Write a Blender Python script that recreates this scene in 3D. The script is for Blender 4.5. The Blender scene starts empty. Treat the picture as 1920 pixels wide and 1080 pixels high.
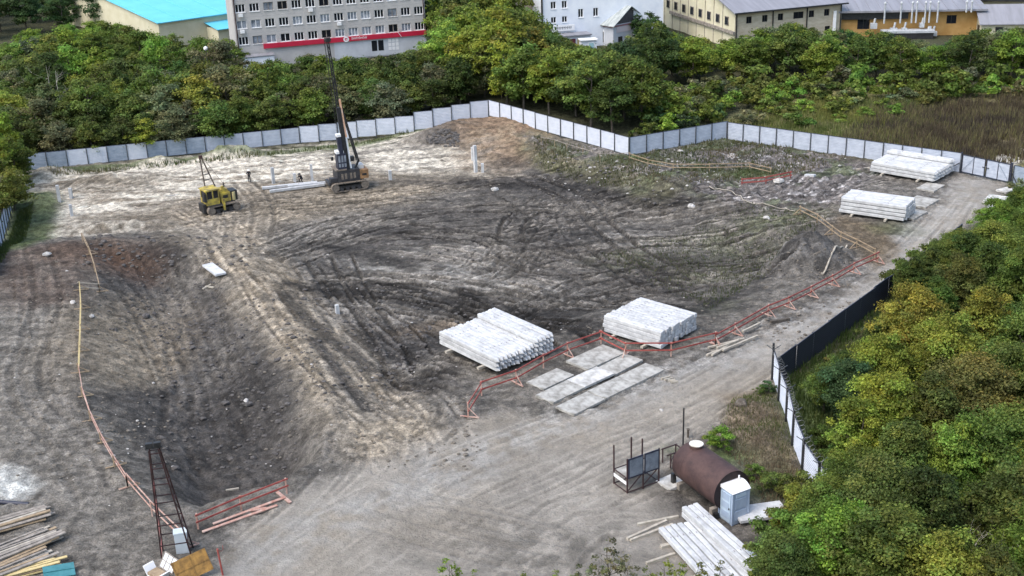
import bpy, math, random
import numpy as np
from mathutils import Vector, Matrix

# ------------------------------------------------------------------ camera, sky, sun, exposure
scene = bpy.context.scene
CF, CP, CH, CR = 2290.0, 0.3765, 37.95, -0.0347      # focal (px of a 1920 frame), pitch, height, roll
_fw = np.array([0, math.cos(CP), -math.sin(CP)]); _u0 = np.array([0, math.sin(CP), math.cos(CP)]); _r0 = np.array([1.0, 0, 0])
_rt = math.cos(CR)*_r0 + math.sin(CR)*_u0; _up = -math.sin(CR)*_r0 + math.cos(CR)*_u0
cd = bpy.data.cameras.new('camera'); cam = bpy.data.objects.new('camera', cd); scene.collection.objects.link(cam)
cd.sensor_width = 36; cd.lens = CF/1920*36; cd.clip_start = 1; cd.clip_end = 6000
cam.matrix_world = Matrix(((_rt[0], _up[0], -_fw[0], 0), (_rt[1], _up[1], -_fw[1], 0), (_rt[2], _up[2], -_fw[2], CH), (0, 0, 0, 1)))
scene.camera = cam
SUN_AZ = Vector((-0.75, -0.55)).normalized(); SUN_EL = math.radians(56)
w = bpy.data.worlds.new('World'); scene.world = w; w.use_nodes = True
wn = w.node_tree.nodes; wl = w.node_tree.links
sky = wn.new('ShaderNodeTexSky'); sky.sky_type = 'NISHITA'; sky.sun_disc = False
sky.sun_elevation = SUN_EL; sky.sun_rotation = math.atan2(SUN_AZ.x, SUN_AZ.y); sky.air_density = 1.4; sky.dust_density = 3.0; sky.ozone_density = 1.0
bg = wn['Background']; wl.new(sky.outputs[0], bg.inputs[0]); bg.inputs[1].default_value = 0.15
sd = bpy.data.lights.new('sun', 'SUN'); sd.energy = 1.05; sd.angle = math.radians(38); sd.color = (1.0, 0.97, 0.93)
sun = bpy.data.objects.new('sun', sd); scene.collection.objects.link(sun)
sv = Vector((SUN_AZ.x*math.cos(SUN_EL), SUN_AZ.y*math.cos(SUN_EL), math.sin(SUN_EL)))
sun.rotation_euler = sv.to_track_quat('Z', 'Y').to_euler(); sun.location = sv*200
vs = scene.view_settings; vs.view_transform = 'Standard'; vs.look = 'None'; vs.exposure = 0.98; vs.gamma = 1.0; vs.use_curve_mapping = False

# ------------------------------------------------------------------ helpers
C = scene.collection
rnd = random.Random(7)
ORD = ['first', 'second', 'third', 'fourth', 'fifth', 'sixth', 'seventh', 'eighth', 'ninth', 'tenth', 'eleventh', 'twelfth', 'thirteenth', 'fourteenth', 'fifteenth', 'sixteenth', 'seventeenth', 'eighteenth', 'nineteenth']
_T = ['', '', 'twenty', 'thirty', 'forty', 'fifty', 'sixty', 'seventy', 'eighty', 'ninety']
_TO = ['', '', 'twentieth', 'thirtieth', 'fortieth', 'fiftieth', 'sixtieth', 'seventieth', 'eightieth', 'ninetieth']
def ordw(i):      # 0-based
    n = i+1
    if n < 20: return ORD[i]
    if n < 100: return _TO[n//10] if n % 10 == 0 else _T[n//10]+'-'+ORD[n % 10-1]
    return 'hundred-and-'+ordw(n-101)
def G(u, v, z=0.0):
    d = _fw*CF + _rt*(u-960) - _up*(v-540); t = (z-CH)/d[2]
    return Vector((d[0]*t, d[1]*t, z))
def PX(p):
    d = np.array(p) - np.array([0, 0, CH]); z = d@_fw
    return 960+CF*(d@_rt)/z, 540-CF*(d@_up)/z
def tag(o, label=None, cat=None, group=None, kind=None):
    if label: o['label'] = label
    if cat: o['category'] = cat
    if group: o['group'] = group
    if kind: o['kind'] = kind
    return o
def thing(name, label, cat, loc=(0, 0, 0), rz=0.0, group=None, rot=None):
    o = bpy.data.objects.new(name, None); C.objects.link(o); o.location = loc
    o.rotation_euler = rot if rot else (0, 0, rz); o.empty_display_size = 0.2
    return tag(o, label, cat, group)
def link(name, me, parent=None, loc=None, rot=None, mats=None):
    o = bpy.data.objects.new(name, me); C.objects.link(o)
    if parent is not None: o.parent = parent
    if loc is not None: o.location = loc
    if rot is not None: o.rotation_euler = rot
    return o
class MB:
    def __init__(s): s.v = []; s.f = []; s.m = []; s.sm = []
    def add(s, vs, fs, mi=0, smooth=False):
        b = len(s.v); s.v += [tuple(p) for p in vs]
        for f in fs: s.f.append(tuple(i+b for i in f)); s.m.append(mi); s.sm.append(smooth)
        return s
    def box(s, c, d, rot=None, mi=0, taper=1.0):
        x, y, z = d[0]/2, d[1]/2, d[2]/2; c = Vector(c); t = taper
        P = [Vector(p) for p in ((-x, -y, -z), (x, -y, -z), (x, y, -z), (-x, y, -z), (-x*t, -y*t, z), (x*t, -y*t, z), (x*t, y*t, z), (-x*t, y*t, z))]
        if rot is not None: P = [rot @ p for p in P]
        return s.add([c+p for p in P], [(3, 2, 1, 0), (4, 5, 6, 7), (0, 1, 5, 4), (1, 2, 6, 5), (2, 3, 7, 6), (3, 0, 4, 7)], mi)
    def bb(s, x0, x1, y0, y1, z0, z1, mi=0): return s.box(((x0+x1)/2, (y0+y1)/2, (z0+z1)/2), (x1-x0, y1-y0, z1-z0), None, mi)
    def beam(s, p, q, w, h=None, mi=0, up=(0, 0, 1)):
        p = Vector(p); q = Vector(q); h = h or w; d = (q-p); L = d.length
        if L < 1e-6: return s
        d /= L; up = Vector(up)
        if abs(d.dot(up)) > 0.98: up = Vector((1, 0, 0))
        sx = d.cross(up).normalized(); sz = sx.cross(d).normalized()
        R = Matrix((sx, d, sz)).transposed()
        return s.box((p+q)/2, (w, L, h), R, mi)
    def tube(s, pts, r, n=6, mi=0, caps=True, smooth=True):
        pts = [Vector(p) for p in pts]; rs = r if isinstance(r, (list, tuple)) else [r]*len(pts)
        vs = []; fs = []
        for i, p in enumerate(pts):
            d = (pts[min(i+1, len(pts)-1)]-pts[max(i-1, 0)]).normalized()
            a = Vector((0, 0, 1)) if abs(d.z) < 0.9 else Vector((1, 0, 0))
            sx = d.cross(a).normalized(); sy = sx.cross(d)
            for k in range(n):
                t = 2*math.pi*k/n; vs.append(p+(sx*math.cos(t)+sy*math.sin(t))*rs[i])
        for i in range(len(pts)-1):
            for k in range(n): fs.append((i*n+k, i*n+(k+1) % n, (i+1)*n+(k+1) % n, (i+1)*n+k))
        s.add(vs, fs, mi, smooth)
        if caps:
            s.add(vs[:n], [tuple(range(n))], mi); s.add(vs[-n:], [tuple(reversed(range(n)))], mi)
        return s
    def cyl(s, p, q, r, n=10, mi=0): return s.tube([p, q], r, n, mi)
    def prism(s, poly, y0, y1, mi=0):      # poly in x,z extruded along y
        n = len(poly); vs = [(x, y0, z) for x, z in poly]+[(x, y1, z) for x, z in poly]
        fs = [tuple(range(n)), tuple(reversed(range(n, 2*n)))]+[(i, i+n, (i+1) % n+n, (i+1) % n) for i in range(n)]
        return s.add(vs, fs, mi)
    def mesh(s, name, mats):
        me = bpy.data.meshes.new(name); me.from_pydata(s.v, [], s.f)
        for m in (mats if isinstance(mats, (list, tuple)) else [mats]): me.materials.append(m)
        me.polygons.foreach_set('material_index', s.m); me.polygons.foreach_set('use_smooth', s.sm); me.update()
        return me
    def build(s, name, mats, parent=None, loc=None, rot=None): return link(name, s.mesh(name, mats), parent, loc, rot)

MATS = {}
def mat(name, c1, c2=None, scale=2.0, rough=0.8, bump=0.0, metal=0.0, detail=5, coord='Object', contrast=(0.35, 0.65), bscale=None, stretch=None, spec=0.5):
    if name in MATS: return MATS[name]
    m = bpy.data.materials.new(name); m.use_nodes = True; n = m.node_tree.nodes; l = m.node_tree.links
    b = n['Principled BSDF']; b.inputs['Roughness'].default_value = rough; b.inputs['Metallic'].default_value = metal
    b.inputs['Specular IOR Level'].default_value = spec
    b.inputs['Base Color'].default_value = (*c1, 1)
    tc = n.new('ShaderNodeTexCoord'); src = tc.outputs[coord]
    if stretch:
        mp = n.new('ShaderNodeMapping'); mp.inputs['Scale'].default_value = stretch; l.new(src, mp.inputs[0]); src = mp.outputs[0]
    if c2 is not None:
        nt = n.new('ShaderNodeTexNoise'); nt.inputs['Scale'].default_value = scale; nt.inputs['Detail'].default_value = detail; nt.inputs['Roughness'].default_value = 0.65
        l.new(src, nt.inputs['Vector'])
        cr = n.new('ShaderNodeValToRGB'); cr.color_ramp.elements[0].position = contrast[0]; cr.color_ramp.elements[1].position = contrast[1]
        cr.color_ramp.elements[0].color = (*c1, 1); cr.color_ramp.elements[1].color = (*c2, 1)
        l.new(nt.outputs[0], cr.inputs[0]); l.new(cr.outputs[0], b.inputs['Base Color'])
    if bump:
        nb = n.new('ShaderNodeTexNoise'); nb.inputs['Scale'].default_value = bscale or scale*4; nb.inputs['Detail'].default_value = 4
        l.new(src, nb.inputs['Vector'])
        bp = n.new('ShaderNodeBump'); bp.inputs['Strength'].default_value = bump; bp.inputs['Distance'].default_value = 0.05
        l.new(nb.outputs[0], bp.inputs['Height']); l.new(bp.outputs[0], b.inputs['Normal'])
    MATS[name] = m; return m
def conc_mat():
    m = mat('pale_concrete', (0.38, 0.385, 0.395), (0.57, 0.58, 0.59), 1.6, 0.88, 0.3, bscale=14)
    n = m.node_tree.nodes; l = m.node_tree.links; tc = next(x for x in n if x.type == 'TEX_COORD'); oi = n.new('ShaderNodeObjectInfo')
    sc = n.new('ShaderNodeMath'); sc.operation = 'MULTIPLY'; sc.inputs[1].default_value = 90; l.new(oi.outputs['Random'], sc.inputs[0])
    ad = n.new('ShaderNodeVectorMath'); l.new(tc.outputs['Object'], ad.inputs[0]); l.new(sc.outputs[0], ad.inputs[1])
    for x in n:
        if x.type == 'TEX_NOISE': l.new(ad.outputs[0], x.inputs['Vector'])
    mr = n.new('ShaderNodeMapRange'); mr.inputs[3].default_value = .88; mr.inputs[4].default_value = 1.08; l.new(oi.outputs['Random'], mr.inputs[0])      # each casting has its own shade
    vm = n.new('ShaderNodeVectorMath'); vm.operation = 'SCALE'; cr = next(x for x in n if x.type == 'VALTORGB'); l.new(cr.outputs[0], vm.inputs[0]); l.new(mr.outputs[0], vm.inputs['Scale']); l.new(vm.outputs[0], n['Principled BSDF'].inputs['Base Color'])
    return m
M_conc = conc_mat()
M_slab = mat('road_slab_concrete', (0.20, 0.19, 0.17), (0.44, 0.43, 0.40), 1.6, 0.9, 0.4, bscale=9)
M_slab2 = mat('pale_slab_concrete', (0.30, 0.29, 0.27), (0.62, 0.61, 0.59), 1.3, 0.9, 0.4, bscale=9)
M_sheetin = mat('sheet_inner_paint', (0.36, 0.40, 0.48), (0.48, 0.52, 0.60), 0.9, 0.45, 0.05, stretch=(1, 1, 4))
M_sheetin2 = mat('sheet_inner_pale', (0.50, 0.54, 0.62), (0.60, 0.63, 0.71), 0.9, 0.45, 0.05, stretch=(1, 1, 4))
M_sheetin3 = mat('sheet_inner_dull', (0.22, 0.27, 0.34), (0.33, 0.38, 0.46), 0.8, 0.5, 0.05, stretch=(1, 1, 4))
M_sheetout = mat('sheet_outer_paint', (0.010, 0.012, 0.022), (0.016, 0.018, 0.032), 1.0, 0.5)
M_navy = mat('navy_steel', (0.012, 0.014, 0.03), (0.03, 0.035, 0.06), 3, 0.5)
M_post = mat('steel_post', (0.03, 0.035, 0.045), (0.08, 0.09, 0.10), 3, 0.55)
M_red = mat('red_paint_wood', (0.24, 0.035, 0.03), (0.36, 0.10, 0.08), 3, 0.7, 0.2, stretch=(1, 1, 1))
M_redwhite = mat('faded_red_wood', (0.34, 0.16, 0.12), (0.52, 0.38, 0.32), 2.2, 0.8, 0.2)
M_wood = mat('bare_timber', (0.22, 0.16, 0.10), (0.38, 0.29, 0.19), 2.5, 0.85, 0.25)
M_woodpale = mat('pale_timber', (0.30, 0.265, 0.215), (0.48, 0.44, 0.37), 2.0, 0.85, 0.25)
M_woodgrey = mat('weathered_timber', (0.16, 0.14, 0.12), (0.36, 0.32, 0.28), 2.0, 0.9, 0.3)
M_woodyel = mat('fresh_timber', (0.46, 0.36, 0.16), (0.62, 0.50, 0.26), 2.2, 0.8, 0.2)
M_rust = mat('rusty_steel', (0.040, 0.021, 0.021), (0.080, 0.043, 0.038), 1.4, 0.75, 0.2, bscale=8)
M_black = mat('black_steel', (0.010, 0.010, 0.012), (0.03, 0.03, 0.032), 3, 0.5)
M_darkgrey = mat('dark_machine_paint', (0.018, 0.018, 0.024), (0.05, 0.048, 0.05), 2.5, 0.55)
M_dust = mat('dusty_track_steel', (0.10, 0.085, 0.07), (0.24, 0.20, 0.165), 5, 0.9, 0.3)
M_yellow = mat('worn_yellow_paint', (0.17, 0.13, 0.05), (0.58, 0.45, 0.07), 1.6, 0.55)
M_orange = mat('worn_orange_paint', (0.14, 0.08, 0.04), (0.36, 0.20, 0.09), 2.0, 0.6)
M_peach = mat('pale_orange_paint', (0.62, 0.32, 0.17), (0.74, 0.52, 0.40), 1.2, 0.6)
M_white = mat('white_paint', (0.74, 0.74, 0.75), (0.82, 0.82, 0.83), 2, 0.5)
M_glass = mat('dark_glass', (0.012, 0.014, 0.02), None, rough=0.08)
M_glassblue = mat('curtained_glass', (0.10, 0.12, 0.15), (0.34, 0.37, 0.42), 0.8, 0.15)
M_cabinet = mat('cabinet_grey', (0.60, 0.66, 0.70), (0.68, 0.73, 0.77), 1, 0.5)
M_toilet = mat('blue_grey_plastic', (0.30, 0.38, 0.50), (0.37, 0.45, 0.57), 1.5, 0.45)
M_plywood = mat('orange_plywood', (0.14, 0.075, 0.022), (0.36, 0.20, 0.05), 2.6, 0.75, 0.1)
M_teal = mat('teal_plastic', (0.03, 0.15, 0.17), (0.06, 0.22, 0.24), 2, 0.5)
M_stone = mat('pale_stone', (0.28, 0.265, 0.245), (0.55, 0.53, 0.51), 4, 0.9, 0.3)
M_stonedark = mat('grey_stone', (0.045, 0.042, 0.04), (0.12, 0.11, 0.105), 4, 0.9, 0.3)
M_bark = mat('bark', (0.055, 0.045, 0.035), (0.14, 0.12, 0.10), 4, 0.95, 0.3)
M_deadwood = mat('bleached_wood', (0.26, 0.24, 0.20), (0.46, 0.43, 0.37), 4, 0.9)

# ------------------------------------------------------------------ numpy noise
_tabs = {}
def vnoise(x, y, seed=0):
    if seed not in _tabs: _tabs[seed] = np.random.RandomState(seed+11).rand(256, 256)
    t = _tabs[seed]; xi = np.floor(x).astype(int); yi = np.floor(y).astype(int); fx = x-xi; fy = y-yi
    fx = fx*fx*(3-2*fx); fy = fy*fy*(3-2*fy); x0 = xi & 255; x1 = (xi+1) & 255; y0 = yi & 255; y1 = (yi+1) & 255
    return (t[x0, y0]*(1-fx)+t[x1, y0]*fx)*(1-fy)+(t[x0, y1]*(1-fx)+t[x1, y1]*fx)*fy
def fbm(x, y, scale, oct=4, seed=0, rough=0.55):
    s = 0; a = 1; tot = 0; f = 1/scale
    for i in range(oct):
        s = s+a*vnoise(x*f+17.3*i, y*f+9.1*i, seed+i); tot += a; a *= rough; f *= 2.03
    return s/tot
def sstep(a, b, x):
    t = np.clip((x-a)/(b-a), 0, 1); return t*t*(3-2*t)
def sdf(X, Y, poly):
    d = np.full(X.shape, 1e9); inside = np.zeros(X.shape, bool); n = len(poly)
    for i in range(n):
        ax, ay = poly[i]; bx, by = poly[(i+1) % n]; ex, ey = bx-ax, by-ay
        t = np.clip(((X-ax)*ex+(Y-ay)*ey)/(ex*ex+ey*ey+1e-9), 0, 1)
        d = np.minimum(d, (X-ax-t*ex)**2+(Y-ay-t*ey)**2)
        c = ((ay > Y) != (by > Y)); xx = ax+(Y-ay)/(by-ay+1e-12)*ex; inside ^= c & (X < xx)
    d = np.sqrt(d); return np.where(inside, d, -d)
def pdist(X, Y, pl):
    d = np.full(X.shape, 1e9)
    for i in range(len(pl)-1):
        ax, ay = pl[i]; bx, by = pl[i+1]; ex, ey = bx-ax, by-ay
        t = np.clip(((X-ax)*ex+(Y-ay)*ey)/(ex*ex+ey*ey+1e-9), 0, 1); d = np.minimum(d, (X-ax-t*ex)**2+(Y-ay-t*ey)**2)
    return np.sqrt(d)
def W(pxs, z=0.0): return [tuple(G(u, v, z)[:2]) for u, v in pxs]

# ------------------------------------------------------------------ ground
GS = 0.155
fx = np.arange(-60, 57, GS); fy = np.arange(47, 164, GS)
ox0 = [-3000, -1500, -800, -450, -300, -220, -170, -130, -100, -85, -74, -66, -62]; ox1 = [58, 62, 68, 76, 88, 100, 120, 150, 200, 280, 450, 800, 1500, 3000]
oy0 = [-1500, -700, -300, -120, -50, -10, 15, 30, 38, 43, 45.5]; oy1 = [166, 169, 173, 178, 184, 191, 200, 212, 230, 255, 290, 350, 450, 700, 1200, 2200, 4000]
xs = np.array(ox0+list(fx)+ox1); ys = np.array(oy0+list(fy)+oy1)
X, Y = np.meshgrid(xs, ys, indexing='ij')
wx = (fbm(X, Y, 6, 4, 1)-0.5)*4; wy = (fbm(X, Y, 6, 4, 5)-0.5)*4     # edge warp
XW, YW = X+wx, Y+wy
DEP = -1.7
EXC = W([(905, 705), (1000, 650), (1130, 598), (1330, 596), (1590, 468), (1490, 405), (1380, 388), (1300, 358), (1190, 314), (1090, 285), (1000, 262), (940, 236)])+[(-6, 168), (-14, 190), (-95, 190), (-95, 118)]+W([(-60, 470), (60, 455), (150, 450), (300, 445), (420, 470), (560, 640), (640, 770), (730, 800)])
PIT = W([(168, 462), (300, 452), (420, 478), (505, 570), (550, 690), (606, 806), (592, 868), (535, 905), (375, 955), (300, 940), (225, 850), (175, 740), (165, 600)], -0.6)
dE = sdf(X+wx*0.35, Y+wy*0.35, EXC); Z = DEP*sstep(-2, 8, dE)
rampc = W([(905, 225), (905, 330)]) 
Z = Z + 1.7*sstep(-20, -3, X)*sstep(140, 153, Y)*sstep(0, 6, dE)*0.75      # ground climbs to the far corner
Z = Z + 0.9*np.exp(-(((X-G(905, 240).x)/7)**2+((Y-152)/5)**2))
dP = sdf(X+wx*0.25, Y+wy*0.25, PIT)
Z = Z*(1-sstep(0, 5.5, dP)) + (-3.3)*sstep(0, 5.5, dP) if False else np.where(dP > -1, Z+(-2.6-Z)*sstep(-0.3, 1, dP/(6.5-4.4*sstep(80, 69, Y)*sstep(-24, -17, X))), Z)
# left haul strip a little lower than the road
MN1 = fbm(X, Y, 1.6, 3, 31)-0.5; MN2 = 0.8+0.5*fbm(X, Y, 0.9, 3, 33)
def mound(px, h, rx, ry, ang=0.0, p=1.0, z0=0):
    global Z
    c = G(px[0], px[1], z0); ca, sa = math.cos(ang), math.sin(ang)
    a = ((X-c.x)*ca+(Y-c.y)*sa)/rx; b = (-(X-c.x)*sa+(Y-c.y)*ca)/ry
    r = np.sqrt(a*a+b*b)*(1+0.5*MN1); Z += h*np.clip(1-r, 0, 1)**p*MN2
mound((1512, 482), 2.9, 4.2, 3.4, 0.5, 0.8)
mound((1555, 512), -0.8, 2.0, 1.6, 0.6)
mound((1440, 425), 0.9, 5.0, 4.0, 0.3)
mound((815, 265), 0.8, 4.2, 3.0, 0.2, 1.0, -1.4)
mound((850, 262), 0.4, 3.5, 2.4, 0.2, 1.0, -1.4)
mound((300, 302), 0.8, 3.2, 2.0, 0.1, 1.0, -1.6); mound((412, 292), 1.1, 3.4, 2.0, 0.1, 1.0, -1.6); mound((455, 288), 1.0, 3.4, 2.0, 0.1, 1.0, -1.6)
mound((205, 335), 0.7, 7, 2.6, 0.2, 1.0, -1.6)
mound((90, 325), 0.9, 3.5, 2.4, 0.2, 1.0, -1.6); mound((70, 380), 0.8, 3.0, 4.0, 0.2, 1.0, -1.6)
mound((250, 425), 0.7, 6, 2.0, 0.1, 1.0, -1.6); mound((170, 432), 0.6, 6, 1.5, 0.1, 1.0, -1.6)
mound((1410, 770), 0.5, 3, 2, 0.4); mound((1440, 830), 0.5, 3, 3, 0.4)
for (u, v, h) in ((1010, 290, .6), (1060, 300, .5), (1120, 315, .7), (1170, 330, .6), (1230, 345, .7), (1280, 355, .5), (1330, 300, .4), (1420, 290, .4), (1500, 310, .4), (1250, 300, .4)):
    mound((u, v), h, 3.2, 2.0, -0.6, 1.0, -0.5)
gx = np.searchsorted(xs, -60), np.searchsorted(ys, 47)
def flat(px, r, z=0.0):
    global Z
    c = G(px[0], px[1], z); i = np.searchsorted(xs, c.x); j = np.searchsorted(ys, c.y)
    z0 = Z[i-4:i+4, j-4:j+4].mean(); d = np.sqrt((X-c.x)**2+(Y-c.y)**2); k = 1-sstep(r*0.75, r*1.5, d); Z = Z*(1-k)+z0*k
FLATS = [((938, 672), 5.2), ((1226, 612), 5.0), ((1638, 390), 4.6), ((1705, 318), 5.4), ((1295, 1020), 4.0), ((1320, 930), 3.6), ((1190, 905), 2.6), ((1375, 965), 1.5), ((325, 1035), 3.0), ((30, 1040), 5.0), ((1130, 715), 6.5)]
for p, r in FLATS: flat(p, r)
ROAD1 = W([(420, 1120), (560, 1010), (740, 940), (930, 850), (1180, 745), (1420, 640), (1600, 545), (1740, 440), (1815, 350), (1850, 315)])
ROADPOLY = W([(300, 1200), (450, 1020), (545, 935), (615, 885), (760, 860), (880, 800), (960, 770), (1060, 790), (1260, 715), (1440, 630), (1560, 565), (1640, 510), (1690, 455), (1760, 385), (1800, 330), (1885, 345), (1840, 400), (1790, 470), (1700, 530), (1560, 600), (1450, 690), (1440, 745), (1370, 760), (1290, 830), (1250, 860), (1240, 930), (1350, 1000), (1330, 1200)])
dR = sdf(XW*0.5+X*0.5, YW*0.5+Y*0.5, ROADPOLY); mR = sstep(-1.2, 1.2, dR)
Z = Z*(1-0.6*sstep(-1, 3, dR)*(dE < 0.5)*(dP < -0.5))
# roughness
rg = 0.22*(1-0.87*mR)
rubble = sstep(-2, 2, sdf(XW, YW, W([(1180, 290), (1363, 255), (1590, 300), (1640, 330), (1560, 400), (1400, 390), (1330, 375), (1180, 330), (1040, 290), (980, 260)], -0.3)))
rg = rg*(1+1.3*rubble+.7*sstep(0, 4, dP))
Zs = Z.copy()
Z = Z+rg*((fbm(X, Y, 1.3, 3, 41)-0.5)*0.8+(fbm(X, Y, 0.5, 2, 45)-0.5)*1.1)+(fbm(X, Y, 9, 3, 47)-0.5)*0.35*(1-mR)
# ---- colours
def col(*c): return np.array(c)
n1 = fbm(X, Y, 3.0, 5, 51); n2 = fbm(X, Y, 0.8, 4, 55); n3 = fbm(X, Y, 12, 4, 59); n4 = fbm(X*0.35, Y*1.6, 1.4, 4, 63); ns = fbm(X*0.25+Y*0.05, Y*1.4, 1.2, 4, 67)
c0 = np.zeros(X.shape+(3,))
def mix(c, m):
    global c0
    m = np.clip(m, 0, 1)[..., None]; c0 = c0*(1-m)+np.asarray(c)*m
def PM(pxs, z=0.0, soft=2.0): return sstep(-soft, soft, sdf(XW, YW, W(pxs, z)))
def blob(px, rx, ry, z=-1.5, ang=0.0):
    c = G(px[0], px[1], z); ca, sa = math.cos(ang), math.sin(ang)
    a = ((XW-c.x)*ca+(YW-c.y)*sa)/rx; b = (-(XW-c.x)*sa+(YW-c.y)*ca)/ry
    return np.clip(1.25-np.sqrt(a*a+b*b), 0, 1)**0.8
SOIL = col(0.144, 0.131, 0.114); DARK = col(0.050, 0.046, 0.043); TAN = col(0.222, 0.188, 0.143); GREY = col(0.222, 0.203, 0.176); SAND = col(0.53, 0.485, 0.405); BROWN = col(0.20, 0.135, 0.085); LAWN = col(0.055, 0.075, 0.028); WOODF = col(0.045, 0.048, 0.026)
mix(col(0.06, 0.062, 0.034), np.ones(X.shape))
SITE = W([(40, 318), (280, 300), (563, 268), (777, 244), (917, 218), (1180, 290), (1363, 260), (1590, 300), (1800, 322), (1900, 345), (1700, 520), (1455, 690), (1470, 800), (1540, 900), (1420, 1000), (1330, 1200), (-400, 1200), (-200, 700), (10, 440)])
dS = sdf(XW*0.3+X*0.7, YW*0.3+Y*0.7, SITE); mS = sstep(-0.8, 0.8, dS)
mix(SOIL, mS)
mix(DARK, mS*sstep(0.48, 0.66, n1)*0.55)
mix(GREY*0.85, mS*sstep(0.52, 0.72, n3)*0.4)
# left strip
mix(GREY*0.78, PM([(-40, 560), (90, 500), (150, 560), (150, 720), (220, 860), (300, 960), (200, 1200), (-200, 1200)])*(0.55+0.5*n1))
mix(col(0.09, 0.068, 0.055), PM([(-20, 470), (150, 450), (160, 560), (60, 580), (-20, 560)])*0.8*(0.4+n1))
# pit
mix(DARK*1.25, sstep(-0.5, 2.5, dP)*0.8)
mix(col(0.095, 0.060, 0.042), blob((235, 495), 7, 5, -1.6)*1.0)
mix(DARK*0.75, blob((365, 495), 6, 6, -2.5)*0.9)
mix(TAN*0.80, blob((225, 640), 5.5, 10, -1.6)*1.1*(0.5+n2)); mix(TAN*1.05, blob((240, 690), 3.4, 4.5, -1.8)*0.9)
mix(GREY*0.7, blob((350, 555), 3.2, 6, -3)*0.6*(0.4+n2)); mix(GREY*0.75, blob((395, 700), 2.4, 7, -3)*0.45*(0.4+n2))
mix(DARK*0.75, blob((455, 790), 3.6, 9, -3)*0.7)
# sand plateau
tanp = PM([(40, 450), (60, 330), (560, 300), (900, 310), (960, 330), (700, 385), (520, 420), (470, 480), (380, 470), (250, 440)], -1.6, 3)
mix(TAN, tanp*0.9)
sp = PM([(40, 330), (280, 298), (560, 275), (780, 250), (905, 300), (890, 325), (760, 318), (620, 330), (420, 356), (220, 395), (60, 430)], -1.6, 2.5)
mix(SAND, sp*sstep(0.36, 0.72, ns*0.75+n2*0.25+0.10))
mix(SAND*0.95, blob((110, 432), 8, 3.4, -1.6)*sstep(0.3, 0.55, n2)*1.3); mix(SAND*0.9, blob((75, 400), 3.5, 8, -1.6)*sstep(0.32, 0.6, n2)*1.3)
mix(SAND*0.85, blob((210, 437), 7, 1.6, -1.6)*sstep(0.4, 0.6, n2))
mix(SAND, blob((300, 302), 3.2, 2.2, -1)*1.4); mix(SAND, blob((425, 292), 5.2, 2.2, -1)*1.4)
mix(TAN*0.7, blob((200, 340), 8, 2.0, -1.2)*0.85)
mix(DARK*1.6, blob((905, 335), 14, 2.5, -1.6)*sstep(.4, .6, n4)*0.8)
# far corner mound: brown; dark rubble heap
mix(BROWN*1.1, PM([(790, 240), (917, 212), (1010, 240), (1060, 275), (980, 285), (900, 275), (830, 250)], 0, 1.5)*0.85)
mix(col(0.30, 0.24, 0.165), blob((960, 262), 9, 5, -0.2)*0.6*sstep(.35, .6, n2)); mix(col(0.28, 0.20, 0.13), blob((930, 290), 6, 5, -1)*0.6)
mix(col(0.13, 0.115, 0.10), blob((818, 258), 4.0, 3.0, -0.6)*1.0)
# berm: weeds and tan ledge
mix(col(0.12, 0.115, 0.062), PM([(1000, 262), (1090, 283), (1190, 312), (1300, 358), (1250, 380), (1130, 345), (1010, 310), (970, 285)], -0.8, 1.5)*0.75*(0.5+n2))
mix(col(0.26, 0.215, 0.14), PM([(1040, 280), (1190, 318), (1260, 335), (1240, 342), (1150, 320), (1030, 292)], -0.2, 0.8)*0.8)
mix(col(0.155, 0.14, 0.135), rubble*0.75); mix(DARK, rubble*sstep(.5, .6, n2)*0.6); mix(col(0.36, 0.34, 0.33), rubble*sstep(.60, .68, n2)*0.8)
mix(LAWN*1.2, rubble*sstep(.56, .66, n1)*0.6)
mix(LAWN*1.3, blob((1410, 328), 3.5, 2.5, 0)*0.9); mix(LAWN*1.3, blob((1225, 345), 3, 2, -.5)*0.7); mix(LAWN*1.2, blob((1190, 300), 6, 2, 0)*0.8); mix(LAWN*1.1, blob((1330, 270), 8, 2, 0)*0.6)
# excavation floor: white patches, green tinge, dark wet
for (u, v, rx, ry, s) in ((690, 508, 3.2, 1.6, .7), (870, 516, 4.5, 3.2, .75), (980, 545, 4, 2.6, .4), (770, 470, 3, 2, .35), (1090, 560, 5, 2, .35), (1130, 365, 4, 1.5, .6), (640, 490, 2, 1.5, .4), (1190, 450, 6, 3, .25)):
    mix(col(0.32, 0.305, 0.275), blob((u, v), rx, ry, -1.7, -0.35)*s*sstep(.35, .6, n2))
for (u, v, rx, ry, s) in ((1170, 485, 4, 3, .7), (1460, 425, 5, 3, .7), (1400, 460, 6, 4, .5), (1300, 440, 4, 3, .4), (1350, 500, 5, 3, .5), (1330, 590, 4, 2, .4)):
    mix(col(0.075, 0.085, 0.042), blob((u, v), rx, ry, -1.2, .3)*s*sstep(.35, .55, n2))
for (u, v, rx, ry, s) in ((640, 600, 7, 7, .85), (700, 660, 7, 6, .8), (780, 620, 6, 4, .5), (760, 690, 5, 4, .8), (560, 545, 6, 3, .6), (640, 470, 6, 2, .6), (970, 585, 8, 2.2, .85), (1080, 640, 5, 2, .7), (880, 350, 9, 3, .5), (1040, 360, 9, 4, .5), (1200, 570, 8, 2, .6), (1180, 420, 8, 2, .4), (1280, 380, 6, 3, .5), (1500, 505, 4, 2, .6)):
    mix(DARK*0.85, blob((u, v), rx, ry, -1.7, -0.5)*s*(0.5+0.8*n2))
mix(col(0.11, 0.105, 0.10), blob((1515, 470), 4.5, 3.4, 1)*1.1)
mix(col(0.15, 0.12, 0.09), blob((810, 610), 3.2, 2.0, -1.3)*.7)
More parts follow.
